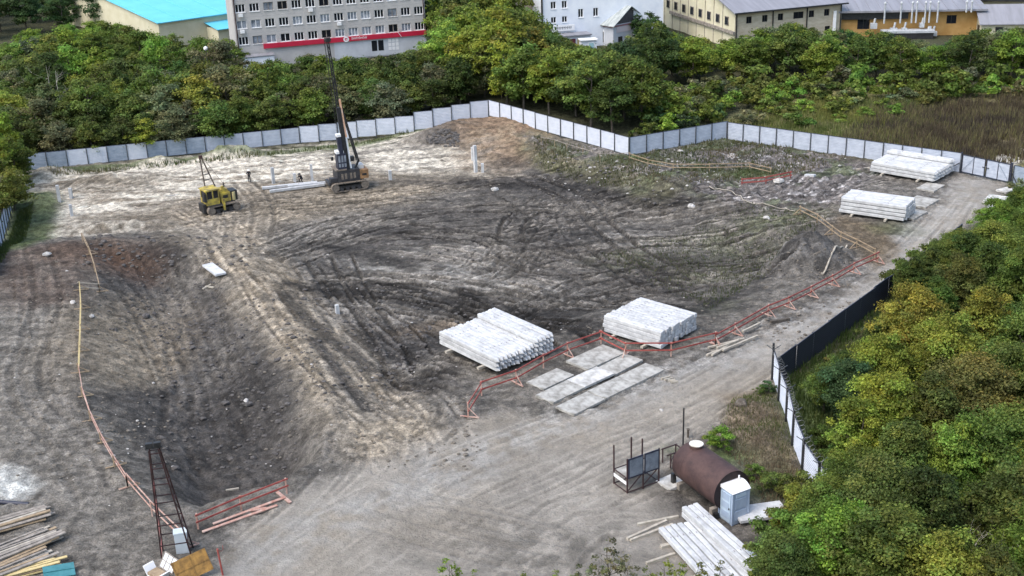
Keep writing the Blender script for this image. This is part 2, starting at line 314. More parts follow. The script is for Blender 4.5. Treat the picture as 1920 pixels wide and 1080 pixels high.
floor = sstep(1, 6, dE)*(1-sstep(-1, 1, dP))*(1-sp)*(1-tanp*.7)
band = fbm(X*.30+Y*.10, Y*.75-X*.12, 3.2, 4, 91); band2 = fbm(X*.22-Y*.08, Y*.9+X*.10, 2.0, 4, 95)
mix(DARK*.95, floor*sstep(.50, .62, band)*.5); mix(col(.185, .17, .15), floor*sstep(.56, .68, 1-band)*.8); mix(DARK*.8, floor*sstep(.56, .66, band2)*.5); mix(col(.20, .18, .155), floor*sstep(.62, .72, 1-band2)*.4)
# path climbing out of the excavation, road
pth = pdist(XW*.75+X*.25, YW*.75+Y*.25, W([(395, 400), (440, 470), (520, 560), (600, 660), (680, 770), (770, 870)], -1.0))
mix(TAN*1.28, (1-sstep(1.9, 4.8, pth))*0.92*sstep(.16, .45, n2+.12)); mix(GREY*.8, (1-sstep(2.5, 6.5, pth))*.45*sstep(.45, .6, n1))
mix(DARK*1.1, (1-sstep(0.3, 0.9, pdist(XW*.2+X*.8, YW*.2+Y*.8, W([(590, 640), (640, 715), (690, 772)], -.7))))*0.8)
for pl, wd_, s_ in (([(545, 540), (700, 549), (850, 578), (1000, 622), (1100, 662)], 1.3, .9), ([(600, 528), (760, 538), (900, 575), (1010, 600), (1090, 640)], .9, .8), ([(860, 545), (960, 578), (1080, 600), (1320, 610)], 1.0, .8), ([(620, 462), (700, 480), (770, 500)], 1.0, .7), ([(540, 560), (580, 610), (640, 660), (720, 720), (800, 745)], 1.1, .75), ([(1180, 555), (1260, 575), (1340, 585), (1420, 560)], .8, .7),
                   ([(860, 335), (960, 345), (1080, 350), (1200, 385), (1290, 395)], 1.3, .7), ([(1120, 500), (1250, 540), (1330, 575)], .8, .6), ([(1050, 440), (1200, 425), (1400, 415)], .7, .5), ([(500, 490), (580, 455), (700, 425), (860, 410)], .7, .55), ([(1560, 500), (1480, 520), (1400, 550), (1330, 590)], .8, .6)):
    q_ = pdist(XW*.35+X*.65, YW*.35+Y*.65, W(pl, -1.5)); mix(DARK*.55, (1-sstep(wd_*.3, wd_*1.5, q_))*s_*sstep(.25, .5, n2+.08))
mix(GREY*1.28, mR*0.95)
mix(TAN*1.05, mR*sstep(.42, .7, n3)*0.5); mix(GREY*0.78, mR*sstep(.52, .68, n1)*0.4)
mix(col(0.33, 0.32, 0.30), (1-sstep(0.5, 3.2, pdist(XW, YW, ROAD1)))*0.55*sstep(.3, .6, n2))
mix(GREY*0.5, blob((1000, 1030), 7, 3.5, 0)*0.7*sstep(.35, .6, n2)); mix(TAN*0.75, blob((800, 985), 4, 3, 0)*.4)
mix(col(0.19, 0.15, 0.105), PM([(1370, 750), (1450, 730), (1490, 850), (1530, 920), (1430, 900), (1390, 850), (1330, 830)], 0, 1.0)*0.9)
mix(col(0.11, 0.10, 0.055), PM([(1440, 720), (1470, 750), (1500, 860), (1540, 930), (1500, 930), (1470, 850)], 0, .6)*0.8)
mix(LAWN*1.4, blob((1350, 842), 3, 1.2, 0)*.9); mix(LAWN*1.2, blob((1435, 895), 3, 3, 0)*.8); mix(DARK*1.3, blob((1320, 960), 3.2, 4.0, 0, .3)*.7)  # last dark blob paints contact shade into the soil at the tank
mix(col(0.13, 0.10, 0.065), PM([(1560, 410), (1690, 425), (1700, 470), (1640, 500), (1560, 430)], 0, 1.0)*0.85); mix(LAWN, blob((1690, 430), 3, 2, 0)*.5)
mix(LAWN*1.3, (1-sstep(1.5, 4.0, pdist(XW, YW, W([(25, 470), (50, 420), (60, 360)], -1))))*0.9)
mix(LAWN*1.2, (1-sstep(0.4, 1.5, pdist(XW*.4+X*.6, YW*.4+Y*.6, W([(90, 316), (280, 302), (420, 288)], -1.4))))*0.8)
mix(LAWN*1.5+0.02, (1-sstep(0.6, 1.6, pdist(XW*.4+X*.6, YW*.4+Y*.6, W([(420, 288), (563, 272), (777, 246)], -1.0))))*0.75)
mix(SAND, blob((300, 302), 3.4, 2.4, -.8)*1.5); mix(SAND, blob((420, 291), 4.6, 2.4, -.6)*1.5); mix(SAND*.9, blob((455, 288), 3.4, 2.0, -.6)*1.3)
mix(col(0.50, 0.50, 0.47), blob((5, 905), 2.6, 2.2, 0)*1.2)
# meadow beyond the fence
MEAD = PM([(1195, 290), (1363, 225), (1500, 170), (1960, 140), (2000, 300), (1870, 330), (1600, 290), (1363, 255)], 0, 2)*(1-mS)
mix(col(0.19, 0.18, 0.075), MEAD*0.9); mix(col(0.10, 0.078, 0.05), PM([(1640, 200), (1960, 180), (1990, 290), (1830, 312), (1600, 285)], 0, 9)*(1-mS)*0.85)
mix(col(0.40, 0.38, 0.34), (1-sstep(0.9, 1.8, pdist(X, Y, W([(1870, 312), (1905, 290), (1990, 262)]))))*(1-mS))
mix(LAWN*1.7, PM([(1470, 715), (1600, 650), (1700, 585), (1640, 760), (1580, 880), (1545, 920)], 0, 1.0)*(1-mS)*.9)
# ---- tyre and crawler tracks
ix0 = len(ox0); iy0 = len(oy0); NX, NY = len(fx), len(fy)
dz = np.zeros((NX, NY)); dc = np.ones((NX, NY)); lc = np.zeros((NX, NY))
def catmull(pts, step=0.12):
    P = [np.array(p, float) for p in pts]; P = [2*P[0]-P[1]]+P+[2*P[-1]-P[-2]]; out = []
    for i in range(1, len(P)-2):
        L = np.linalg.norm(P[i+1]-P[i]); n = max(2, int(L/step)); t = np.linspace(0, 1, n, endpoint=False)[:, None]
        out.append(0.5*((2*P[i])+(P[i+1]-P[i-1])*t+(2*P[i-1]-5*P[i]+4*P[i+1]-P[i+2])*t*t+(3*P[i]-P[i-1]-3*P[i+1]+P[i+2])*t**3))
    return np.vstack(out)
def track(pts, gauge=1.9, w=0.5, depth=0.10, dark=0.65, light=0.0, tread=0.35):
    c = catmull(pts); d = np.gradient(c, axis=0); d /= np.linalg.norm(d, axis=1)[:, None]+1e-9; nrm = np.stack([-d[:, 1], d[:, 0]], 1)
    s = np.cumsum(np.r_[0, np.linalg.norm(np.diff(c, axis=0), axis=1)]); wob = fbm(s, s*0+depth*100, 3.0, 3, 71)
    fade = sstep(0, 3, s)*sstep(0, 3, s[-1]-s)*(0.35+1.1*wob)
    for side in (-1, 1):
        for o in np.arange(-w/2-0.18, w/2+0.19, 0.09):
            q = c+nrm*(side*gauge/2+o); i = ((q[:, 0]-fx[0])/GS+0.5).astype(int); j = ((q[:, 1]-fy[0])/GS+0.5).astype(int)
            ok = (i >= 0) & (i < NX) & (j >= 0) & (j < NY); i = i[ok]; j = j[ok]; f = fade[ok]; ss = s[ok]
            if abs(o) <= w/2:
                tr = (np.sin(ss*2*math.pi/tread) > 0.2)*0.3+0.7
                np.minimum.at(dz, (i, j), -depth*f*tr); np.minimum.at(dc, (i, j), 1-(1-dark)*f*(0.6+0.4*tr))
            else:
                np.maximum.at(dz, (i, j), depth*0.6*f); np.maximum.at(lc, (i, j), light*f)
GUIDES = [([(1060, 332), (900, 345), (700, 368), (520, 388), (380, 405)], 5, 4.0, .5), ([(1090, 400), (900, 400), (700, 422), (560, 470), (480, 520)], 4, 3.0, .45), ([(545, 545), (700, 548), (850, 575), (1000, 622), (1090, 655)], 5, 1.6, .3),
          ([(600, 520), (760, 515), (920, 530), (1100, 570), (1310, 592)], 5, 2.0, .4), ([(1570, 420), (1400, 440), (1200, 450), (1000, 470), (850, 520)], 4, 3.0, .45), ([(1570, 392), (1350, 400), (1150, 400), (950, 440)], 4, 3.0, .45),
          ([(760, 850), (660, 720), (560, 590), (470, 500), (410, 420), (330, 380)], 3, 1.2, .68), ([(720, 850), (620, 700), (520, 580), (440, 480), (390, 405)], 2, 1.0, .68), ([(830, 880), (720, 740), (600, 620), (520, 540), (480, 490), (540, 440), (660, 400)], 2, 1.4, .68),
          ([(1250, 360), (1100, 365), (1010, 400), (960, 470), (900, 520)], 3, 2.5, .5), ([(60, 470), (60, 600), (60, 760), (100, 900), (160, 1010)], 2, 1.5, .8), ([(90, 402), (250, 352), (500, 322), (760, 300)], 5, 4.0, .75),
          ([(880, 600), (1050, 540), (1250, 500), (1480, 480)], 3, 2.5, .5), ([(1330, 545), (1200, 520), (1050, 495), (900, 455), (700, 440)], 4, 2.5, .45), ([(430, 330), (480, 400), (470, 480), (540, 560), (640, 690)], 2, 1.5, .62),
          ([(560, 480), (640, 560), (700, 640), (760, 700), (860, 740)], 4, 2.2, .45), ([(1200, 345), (1330, 385), (1480, 395), (1600, 350), (1720, 340)], 4, 2.0, .6), ([(960, 330), (1060, 380), (1110, 440), (1200, 500), (1330, 540)], 3, 2.2, .5),
          ([(690, 940), (800, 800), (700, 700), (560, 600)], 1, 1.0, .7), ([(220, 480), (270, 560), (330, 680), (390, 820), (430, 880)], 2, 2.4, .8), ([(300, 470), (380, 560), (430, 680), (480, 800)], 2, 2.0, .72)]
for g, n, spread, dk in GUIDES:
    for k in range(n):
        off = rnd.gauss(0, spread*0.7), rnd.gauss(0, spread*0.7); wp = [(p[0]+off[0]+rnd.gauss(0, .8), p[1]+off[1]+rnd.gauss(0, .8)) for p in W(g, -1.4)]
        i0 = rnd.randint(0, max(0, len(wp)-3)) if rnd.random() < .4 else 0
        track(wp[i0:], rnd.choice([1.9, 2.1, 2.4]), rnd.choice([.34, .45, .6]), rnd.uniform(.09, .20)*(1 if dk < .6 else .4), min(.92, dk*rnd.uniform(.7, 1.05)*(1 if dk < .7 else 1.12)), 0.8 if dk < .7 else .35, rnd.choice([.4, .5, .6]))
def scratch(pts, dark, light, depth):
    c = catmull(pts, .14); s = np.arange(len(c))*.14; f = sstep(0, 2, s)*sstep(0, 2, s[-1]-s)*(.25+1.3*fbm(s, s*0+dark*50, 2.2, 3, 73))
    i = ((c[:, 0]-fx[0])/GS+.5).astype(int); j = ((c[:, 1]-fy[0])/GS+.5).astype(int); ok = (i >= 1) & (i < NX-1) & (j >= 1) & (j < NY-1); i = i[ok]; j = j[ok]; f = np.clip(f[ok], 0, 1.3)
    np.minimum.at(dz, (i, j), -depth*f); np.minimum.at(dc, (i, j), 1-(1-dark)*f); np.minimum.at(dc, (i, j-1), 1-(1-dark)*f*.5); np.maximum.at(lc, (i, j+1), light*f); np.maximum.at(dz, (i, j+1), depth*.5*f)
for g, n, spread, dk in GUIDES:
    for k in range(13 if dk < .6 else 4):
        off = rnd.gauss(0, spread*1.1+1), rnd.gauss(0, spread*1.1+1); wp = [(p[0]+off[0]+rnd.gauss(0, .6), p[1]+off[1]+rnd.gauss(0, .6)) for p in W(g, -1.4)]
        n_ = len(wp); a_ = rnd.uniform(0, .7)
        c_ = catmull(wp, .6); i0 = int(a_*len(c_)); i1 = min(len(c_), i0+rnd.randint(10, 34)); c_ = c_[i0:i1]
        if len(c_) > 4: scratch([tuple(x) for x in c_[::4]], rnd.uniform(.4, .75), rnd.uniform(.2, .8), rnd.uniform(.05, .14))
for g, n in (([(560, 1060), (760, 930), (1000, 830), (1300, 718), (1500, 600), (1700, 480), (1810, 360)], 6), ([(660, 1050), (900, 890), (1200, 775), (1450, 640), (1730, 455)], 5), ([(745, 1060), (750, 940), (700, 850), (640, 740)], 4), ([(500, 1075), (640, 960), (720, 860), (690, 790)], 3), ([(980, 1070), (1080, 960), (1190, 950), (1240, 960)], 3), ([(820, 1070), (900, 1000), (1050, 930), (1200, 850), (1330, 760)], 4), ([(700, 930), (800, 960), (950, 1000), (1120, 1040)], 3)):
    for k in range(n):
        off = rnd.gauss(0, 1.2), rnd.gauss(0, 1.2); track([(p[0]+off[0]+rnd.gauss(0, .3), p[1]+off[1]+rnd.gauss(0, .3)) for p in W(g)], rnd.choice([1.8, 2.0]), .42, rnd.uniform(.03, .06), rnd.uniform(.80, .92), 0.3, .5)
sub = (slice(ix0, ix0+NX), slice(iy0, iy0+NY))
offsite = 1-mS[sub]
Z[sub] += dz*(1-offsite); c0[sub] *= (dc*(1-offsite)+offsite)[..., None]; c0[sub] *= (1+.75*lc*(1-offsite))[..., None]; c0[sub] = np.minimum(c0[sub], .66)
streak = fbm(X*0.5+Y*0.12, Y*2.2, 1.6, 4, 83)
c0 *= (1+(0.62*(sstep(.25, .75, fbm(X, Y, 0.55, 3, 79))-.5))*(1-.72*mR))[..., None]
c0 *= (1-0.25*mS*sstep(.52, .68, streak)*(1-mR))[..., None]
me = bpy.data.meshes.new('ground'); nx, ny = len(xs), len(ys)
me.vertices.add(nx*ny); me.vertices.foreach_set('co', np.stack([X, Y, Z], -1).reshape(-1).astype(np.float32))
I = np.arange(nx*ny).reshape(nx, ny); Q = np.stack([I[:-1, :-1], I[1:, :-1], I[1:, 1:], I[:-1, 1:]], -1).reshape(-1, 4)
me.loops.add(Q.size); me.loops.foreach_set('vertex_index', Q.reshape(-1).astype(np.int32)); me.polygons.add(len(Q))
me.polygons.foreach_set('loop_start', np.arange(0, Q.size, 4, dtype=np.int32)); me.polygons.foreach_set('use_smooth', np.ones(len(Q), bool)); me.update(calc_edges=True)
at = me.color_attributes.new('soil', 'FLOAT_COLOR', 'POINT'); at.data.foreach_set('color', np.concatenate([np.clip(c0, 0.004, 1), (1-.7*mR)[..., None]], -1).reshape(-1).astype(np.float32))
gm = bpy.data.materials.new('site_soil'); gm.use_nodes = True; n = gm.node_tree.nodes; l = gm.node_tree.links; b = n['Principled BSDF']; b.inputs['Roughness'].default_value = 0.95; b.inputs['Specular IOR Level'].default_value = 0.2
ca = n.new('ShaderNodeAttribute'); ca.attribute_name = 'soil'; tc = n.new('ShaderNodeTexCoord')
def nz(scale, det, stretch=None):
    t = n.new('ShaderNodeTexNoise'); t.inputs['Scale'].default_value = scale; t.inputs['Detail'].default_value = det; t.inputs['Roughness'].default_value = .7
    if stretch:
        mp = n.new('ShaderNodeMapping'); mp.inputs['Scale'].default_value = stretch; l.new(tc.outputs['Object'], mp.inputs[0]); l.new(mp.outputs[0], t.inputs['Vector'])
    else: l.new(tc.outputs['Object'], t.inputs['Vector'])
    return t
na = nz(2.6, 6); nb_ = nz(9, 3)
def ramp(src, a, bq, lo, hi):
    mr = n.new('ShaderNodeMapRange'); mr.inputs[1].default_value = a; mr.inputs[2].default_value = bq; mr.inputs[3].default_value = lo; mr.inputs[4].default_value = hi; l.new(src, mr.inputs[0]); return mr.outputs[0]
mu = n.new('ShaderNodeMath'); mu.operation = 'MULTIPLY'; l.new(ramp(na.outputs[0], .36, .64, .66, 1.34), mu.inputs[0]); l.new(ramp(nb_.outputs[0], .35, .65, .68, 1.32), mu.inputs[1])
mxn = n.new('ShaderNodeMix'); mxn.data_type = 'FLOAT'; l.new(ca.outputs['Alpha'], mxn.inputs[0]); mxn.inputs[2].default_value = 1.0; l.new(mu.outputs[0], mxn.inputs[3])
vm = n.new('ShaderNodeVectorMath'); vm.operation = 'SCALE'; l.new(ca.outputs['Color'], vm.inputs[0]); l.new(mxn.outputs[0], vm.inputs['Scale']); l.new(vm.outputs[0], b.inputs['Base Color'])
bp = n.new('ShaderNodeBump'); bp.inputs['Strength'].default_value = 1.0; bp.inputs['Distance'].default_value = 0.2; nb2 = nz(4.2, 6); l.new(nb2.outputs[0], bp.inputs['Height']); l.new(bp.outputs[0], b.inputs['Normal'])
me.materials.append(gm); tag(link('ground', me), kind='structure')
def ZT(x, y):
    i = min(max(np.searchsorted(xs, x)-1, 0), nx-2); j = min(max(np.searchsorted(ys, y)-1, 0), ny-2)
    a = (x-xs[i])/(xs[i+1]-xs[i]); c = (y-ys[j])/(ys[j+1]-ys[j])
    return float((Z[i, j]*(1-a)+Z[i+1, j]*a)*(1-c)+(Z[i, j+1]*(1-a)+Z[i+1, j+1]*a)*c)
def P(u, v, dz=0.0):          # picture point on the ground
    z = 0.0
    for _ in range(12): p = G(u, v, z); z = 0.5*z+0.5*ZT(p.x, p.y)
    return Vector((p.x, p.y, ZT(p.x, p.y)+dz))
def onz(p, dz=0.0): return Vector((p[0], p[1], ZT(p[0], p[1])+dz))
# ------------------------------------------------------------------ sheet fences
def profile_mesh(Lp, H, inner, seed):
    """corrugated sheet, ribs along its length, inner skin towards -y and outer skin towards +y"""
    mb = MB(); n = 12; prof = []
    for i in range(n):
        z0 = H*i/n; s = H/n; prof += [(0.0, z0), (0.0, z0+s*.42), (-.022, z0+s*.5), (-.022, z0+s*.92)]
    prof.append((0.0, H))
    for off, mi, flip in ((-.012, 0, False), (.012, 1, True)):
        vs = []; fs = []
        for (y, z) in prof: vs += [(0, y+off, z), (Lp, y+off, z)]
        for i in range(len(prof)-1):
            f = (2*i, 2*i+1, 2*i+3, 2*i+2); fs.append(tuple(reversed(f)) if flip else f)
        mb.add(vs, fs, mi)
    mb.bb(-.01, Lp+.01, -.045, .02, H+.002, H+.05, 2)       # capping rail
    return mb.mesh('panel', [inner, M_sheetout, M_navy])
_pm = {}
def sheet_fence(label, a, b, n, H=2.0, inner=None, zs=None, coil=False, postside=-1, group='sheet metal fence runs round the site', posthi=0.0, pick=None):
    a = Vector((a[0], a[1], 0)); b = Vector((b[0], b[1], 0)); d = b-a; L = d.length/n; ang = math.atan2(d.y, d.x)
    t = thing('sheet_fence', label, 'fence', onz(a), ang, group); z0 = ZT(a.x, a.y)
    ze0 = float(np.mean([ZT(*(a+d*f)[:2]) for f in (0, .04, .08)])); ze1 = float(np.mean([ZT(*(a+d*f)[:2]) for f in (.92, .96, 1)]))
    prev = None
    for i in range(n):
        p = a+d*(i/n); q = a+d*((i+1)/n)
        zb = (zs(i) if zs else ze0+(ze1-ze0)*(i+.5)/n)-z0
        m = pick(i) if pick else (inner or M_sheetin)
        key = (round(L, 2), H, m.name)
        if key not in _pm: _pm[key] = profile_mesh(L-.02, H, m, 0)
        o = link('panel', _pm[key], t, (L*i+.01, 0, zb+.04), (rnd.gauss(0, .012), 0, rnd.gauss(0, .004)))
        top = max(zb, prev if prev is not None else zb)
        MB().bb(-.05, .05, -.13, -.035, min(zb, prev if prev is not None else zb)-.3, top+H+.06+posthi).build('post', M_post, t, (L*i, 0, 0))
        prev = zb
    MB().bb(-.05, .05, -.13, -.035, prev-.3, prev+H+.06+posthi).build('post', M_post, t, (L*n, 0, 0))
    return t, ang, L
PA = P(18, 470); PB = P(55, 320)
sheet_fence('short sheet metal fence run beside the bushes at the left edge of the site', P(-14, 520), P(24, 385), 12, 2.0, M_sheetin)
FB = [P(52, 319), P(563, 269), P(777, 246)]
CORN = P(917, 219); C2 = P(1180, 291); C3 = P(1363, 261); C4 = P(1590, 301); C5 = P(1800, 324)
pk = lambda i: M_sheetin2 if i in (2, 3, 5) or (i >= 14 and i % 3 != 1) else (M_sheetin3 if i < 9 else M_sheetin)
zfar = lambda i: max(-1.45, ZT(*(FB[0]+(FB[1]-FB[0])*((i+.5)/14))[:2]))
sheet_fence('long pale blue sheet fence along the far side, behind the sand and the machines', FB[0], FB[1], 14, 2.0, pick=pk)
sheet_fence('paler middle length of the far sheet fence, right behind the mast of the pile driver', FB[1], FB[2], 6, 2.15, pick=lambda i: M_sheetin2 if i != 1 else M_sheetin)
sheet_fence('raised white sheet fence stepping up to the far corner above the brown mound', FB[2], CORN, 4, 2.3, M_sheetin2)
sheet_fence('white sheet fence running from the far corner down to the inner corner', CORN, C2, 11, 2.05, pick=lambda i: M_sheetin2)
sheet_fence('short sheet fence between the two corners behind the rubble', C2, C3, 6, 2.05, M_sheetin)
sheet_fence('grey sheet fence between the rubble yard and the reed meadow, ending at the gate', C3, C5, 13, 2.05, M_sheetin)
# gate
GA = C5; GB = P(1893, 345); gd = (GB-GA); gang = math.atan2(gd.y, gd.x); GL = Vector((gd.x, gd.y)).length
gt = thing('double_gate', 'blue grey two leaf sheet gate with dark frame where the dirt road leaves the site', 'gate', onz(GA), gang)
for k in (0, 1):
    x0 = .12+k*(GL/2-.06); x1 = x0+GL/2-.2
    lf = MB().bb(x0, x1, -.03, .03, .12, .18).bb(x0, x1, -.03, .03, 2.0, 2.06).bb(x0, x0+.06, -.028, .028, .18, 2.0).bb(x1-.06, x1, -.028, .028, .18, 2.0).bb((x0+x1)/2-.03, (x0+x1)/2+.03, -.028, .028, .18, 2.0).build('leaf_frame', M_navy, gt)
    key = (round(x1-x0, 2), 'g'); link('panel', profile_mesh(x1-x0, 1.8, M_sheetin, 0), lf, (x0, .05, .16))
    MB().beam((x0+.08, -.05, .3) if k == 0 else (x1-.08, -.05, .3), ((x0+x1)/2, -.05, 1.9), .04, .03).build('brace', M_sheetin3, lf)
for x in (0.0, GL+.02): MB().bb(x-.08, x+.08, -.08, .08, -.3, 2.25).build('gate_post', M_navy, gt)
MB().beam((GL/2-.35, -.06, 1.15), (GL/2+.4, -.06, 1.15), .07).build('bolt', M_black, gt)
MB().beam((-.1, -.1, 1.1), (-1.4, -1.0, .0), .07).build('strut', M_black, gt)
MB().beam((GL+.1, -.1, 1.3), (GL+1.2, -.5, .0), .07).build('strut', M_black, gt)
sheet_fence('last fence run to the right of the double gate, half hidden by bushes', GB+gd.normalized()*.3, GB+gd.normalized()*10.3+Vector((0, -1, 0)), 4, 2.0, M_sheetin3)
# near right fence: dark outside faces the camera, then a return with razor wire
N0 = P(1800, 462); N1 = P(1458, 722); 
sheet_fence('dark blue backed sheet fence running beside the dirt road on the right', N0, N1, 13, 2.0, M_sheetin)
RP = [P(1450, 712), P(1462, 752), P(1476, 790), P(1488, 835), P(1506, 890), P(1535, 935), P(1580, 975)]
for i in range(1):
    t = thing('sheet_fence', 'white sheet fence with razor wire coil on top and dark posts beside the near trees', 'fence', RP[0], 0, 'sheet metal fence runs round the site')
    base = RP[0]
    for k in range(len(RP)-1):
        a = RP[k]; b_ = RP[k+1]; d = b_-a; L = Vector((d.x, d.y)).length
        link('panel', profile_mesh(L-.02, 2.1, M_sheetin2, 0), t, (a.x-base.x, a.y-base.y, (a.z+b_.z)/2-base.z+.05), (0, 0, math.atan2(d.y, d.x)))
        nrm = Vector((d.y, -d.x, 0)).normalized()
        pp = a-base+nrm*.10; MB().box((pp.x, pp.y, pp.z+1.15), (.13, .13, 2.6 if k else 3.3)).build('post', M_black, t)
        br = MB().beam((pp.x, pp.y, pp.z+2.3), (pp.x-nrm.x*.5, pp.y-nrm.y*.5, pp.z+2.65), .04).beam((pp.x, pp.y, pp.z+2.3), (pp.x+nrm.x*.45, pp.y+nrm.y*.45, pp.z+2.65), .04); br.build('wire_arm', M_post, t)
    pts = []; tot = 0
    for k in range(len(RP)-1):
        a = RP[k]-base; b_ = RP[k+1]-base; L = (b_-a).length; n = int(L*2.2*12); d = (b_-a).normalized(); sx = Vector((-d.y, d.x, 0))
        for q in range(n):
            f = q/n; th = tot+f*L*2.2*2*math.pi; r = .23+.04*math.sin(th*.21); pts.append(a+(b_-a)*f+Vector((0, 0, 2.42))+sx*math.cos(th)*r+Vector((0, 0, 1))*math.sin(th)*r-sx*0.0)
        tot += L*2.2*2*math.pi
    MB().tube(pts, .010, 3, 0, True, False).build('razor_coil', MATS.get('wire') or mat('wire', (.22, .22, .22), (.36, .36, .36), 3, .5), t)

# ------------------------------------------------------------------ buildings
def openwall(mb, L, H, ops, dep=.22, mi=0, y=0.0):
    """wall face at y (front towards -y) with recessed openings (x0,x1,z0,z1)"""
    X_ = sorted({0, L} | {o[0] for o in ops} | {o[1] for o in ops}); Zz = sorted({0, H} | {o[2] for o in ops} | {o[3] for o in ops})
    for i in range(len(X_)-1):
        for j in range(len(Zz)-1):
            cx, cz = (X_[i]+X_[i+1])/2, (Zz[j]+Zz[j+1])/2
            if any(o[0] < cx < o[1] and o[2] < cz < o[3] for o in ops): continue
            mb.add([(X_[i], y, Zz[j]), (X_[i+1], y, Zz[j]), (X_[i+1], y, Zz[j+1]), (X_[i], y, Zz[j+1])], [(0, 1, 2, 3)], mi)
    for x0, x1, z0, z1 in ops:
        a = [(x0, y, z0), (x1, y, z0), (x1, y, z1), (x0, y, z1)]; b = [(p[0], y+dep, p[2]) for p in a]
        mb.add(a+b, [(0, 4, 5, 1), (1, 5, 6, 2), (2, 6, 7, 3), (3, 7, 4, 0)], mi)
def shell(mb, L, D, H, mi=0, top=True):
    mb.add([(L, 0, 0), (L, D, 0), (0, D, 0), (0, 0, 0), (L, 0, H), (L, D, H), (0, D, H), (0, 0, H)], [(0, 1, 5, 4), (1, 2, 6, 5), (2, 3, 7, 6)]+([(4, 5, 6, 7)] if top else []), mi)
def window(par, x0, x1, z0, z1, parts=3, y=0.0, frame=None, glass=None, sill=True, side=None):
    frame = frame or M_white; glass = glass or M_glass
    f = MB(); w_ = .07
    f.bb(x0, x1, y+.10, y+.16, z0, z0+w_).bb(x0, x1, y+.10, y+.16, z1-w_, z1).bb(x0, x0+w_, y+.102, y+.158, z0+w_, z1-w_).bb(x1-w_, x1, y+.102, y+.158, z0+w_, z1-w_)
    for k in range(1, parts):
        xm = x0+(x1-x0)*k/parts; f.bb(xm-.05, xm+.05, y+.104, y+.156, z0+w_, z1-w_)
    o = f.build('window', frame, par)
    MB().bb(x0+.01, x1-.01, y+.165, y+.19, z0+.01, z1-.01).build('pane', glass, o)
    if sill: MB().bb(x0-.08, x1+.08, y-.10, y+.098, z0-.07, z0-.003).build('sill', M_white, o)
    return o
M_gwall = mat('grey_panel_wall', (0.40, 0.385, 0.375), (0.50, 0.48, 0.465), .35, .9, .15, bscale=3)
M_glow = mat('pale_ground_floor_render', (0.46, 0.48, 0.52), (0.56, 0.58, 0.62), .5, .85)
M_redsign = mat('red_sign_panel', (0.45, 0.012, 0.04), (0.52, 0.02, 0.06), .8, .45)
M_wwall = mat('white_render_wall', (0.66, 0.70, 0.78), (0.78, 0.81, 0.86), .4, .85)
M_bwall = mat('beige_brick_wall', (0.40, 0.34, 0.25), (0.54, 0.48, 0.37), .6, .9, .1, stretch=(1, 1, 3))
M_ywall = mat('pale_yellow_wall', (0.56, 0.52, 0.36), (0.64, 0.60, 0.45), .5, .9)
M_owall = mat('ochre_wall', (0.36, 0.20, 0.06), (0.46, 0.28, 0.10), .6, .9)
M_groof = mat('grey_metal_roof', (0.20, 0.20, 0.22), (0.26, 0.26, 0.29), .3, .6, stretch=(4, .3, 1))
M_blue = mat('sky_blue_metal_roof', (0.10, 0.46, 0.60), (0.13, 0.52, 0.66), .3, .5)
M_slate = mat('worn_slate_roof', (0.24, 0.27, 0.27), (0.46, 0.49, 0.48), 1.0, .85, .2, stretch=(.6, 2.5, 1))
M_dwood = mat('dark_board_gable', (0.05, 0.048, 0.055), (0.10, 0.095, 0.10), 2, .9, stretch=(6, 6, .5))
# five-storey grey block
A = G(449, 130); B = G(801, 98); d = B-A; L = d.length; ang = math.atan2(d.y, d.x); H = 16.2
gb = thing('apartment_block', 'grey five storey panel block with white framed windows and a long red sign band', 'building', A, ang)
ops = []; NC = 14; sp_ = L/NC
for r in range(5):
    for c in range(NC):
        x = sp_*(c+.5)+.05; z = 4.35+2.55*r; ops.append((x-.76, x+.76, z-.55, z+.72))
gops = []
mb = MB(); openwall(mb, L, H, ops+gops); shell(mb, L, 12, H); mb.build('wall', M_gwall, gb)
for i, (x0, x1, z0, z1) in enumerate(ops):
    q = rnd.random(); window(gb, x0, x1, z0, z1, 3 if q < .75 else 2, frame=M_white if q < .85 else M_woodgrey, glass=M_glassblue if rnd.random() < .28 else M_glass)
for o in gops: window(gb, *o, 1, frame=M_post)
for r in range(1, 6): MB().bb(0.02, L-.02, -.012, .0, 3.05+2.55*r-.03, 3.05+2.55*r).build('panel_joint', M_gwall, gb)
MB().bb(-.15, L+.15, -.15, 12.15, H+.002, H+.35).build('parapet', M_gwall, gb)
MB().bb(.18, .34, -.18, -.02, 0, H).build('downpipe', M_rust, gb); MB().bb(L-.3, L-.16, -.16, -.02, 3.9, H).build('downpipe', M_rust, gb)
sb = MB().bb(L*.135, L-.02, -.32, -.03, 2.98, 3.72).build('sign_band', M_redsign, gb)
sw = MB().bb(L*.50, L-.02, -.06, -.012, .2, 2.95).build('shopfront_wall', M_glow, gb)
for q in (.70, .735): MB().bb(L*q, L*q+.9, -.075, -.061, 1.0, 2.7).build('shop_window', M_glass, sw)
em = MB(); n_ = 20
em.add([(L*.565+.46*math.cos(2*math.pi*k/n_), -.345, 3.36+.46*math.sin(2*math.pi*k/n_)) for k in range(n_)], [tuple(range(n_))]); em.build('emblem_disc', M_white, sb)
MB().bb(L*.565-.22, L*.565+.22, -.36, -.35, 3.44, 3.56).bb(L*.565-.22, L*.565-.1, -.36, -.35, 3.3, 3.44).bb(L*.565-.22, L*.565+.22, -.36, -.35, 3.2, 3.3).build('emblem_mark', M_redsign, sb)
lt = MB(); x = L*.595
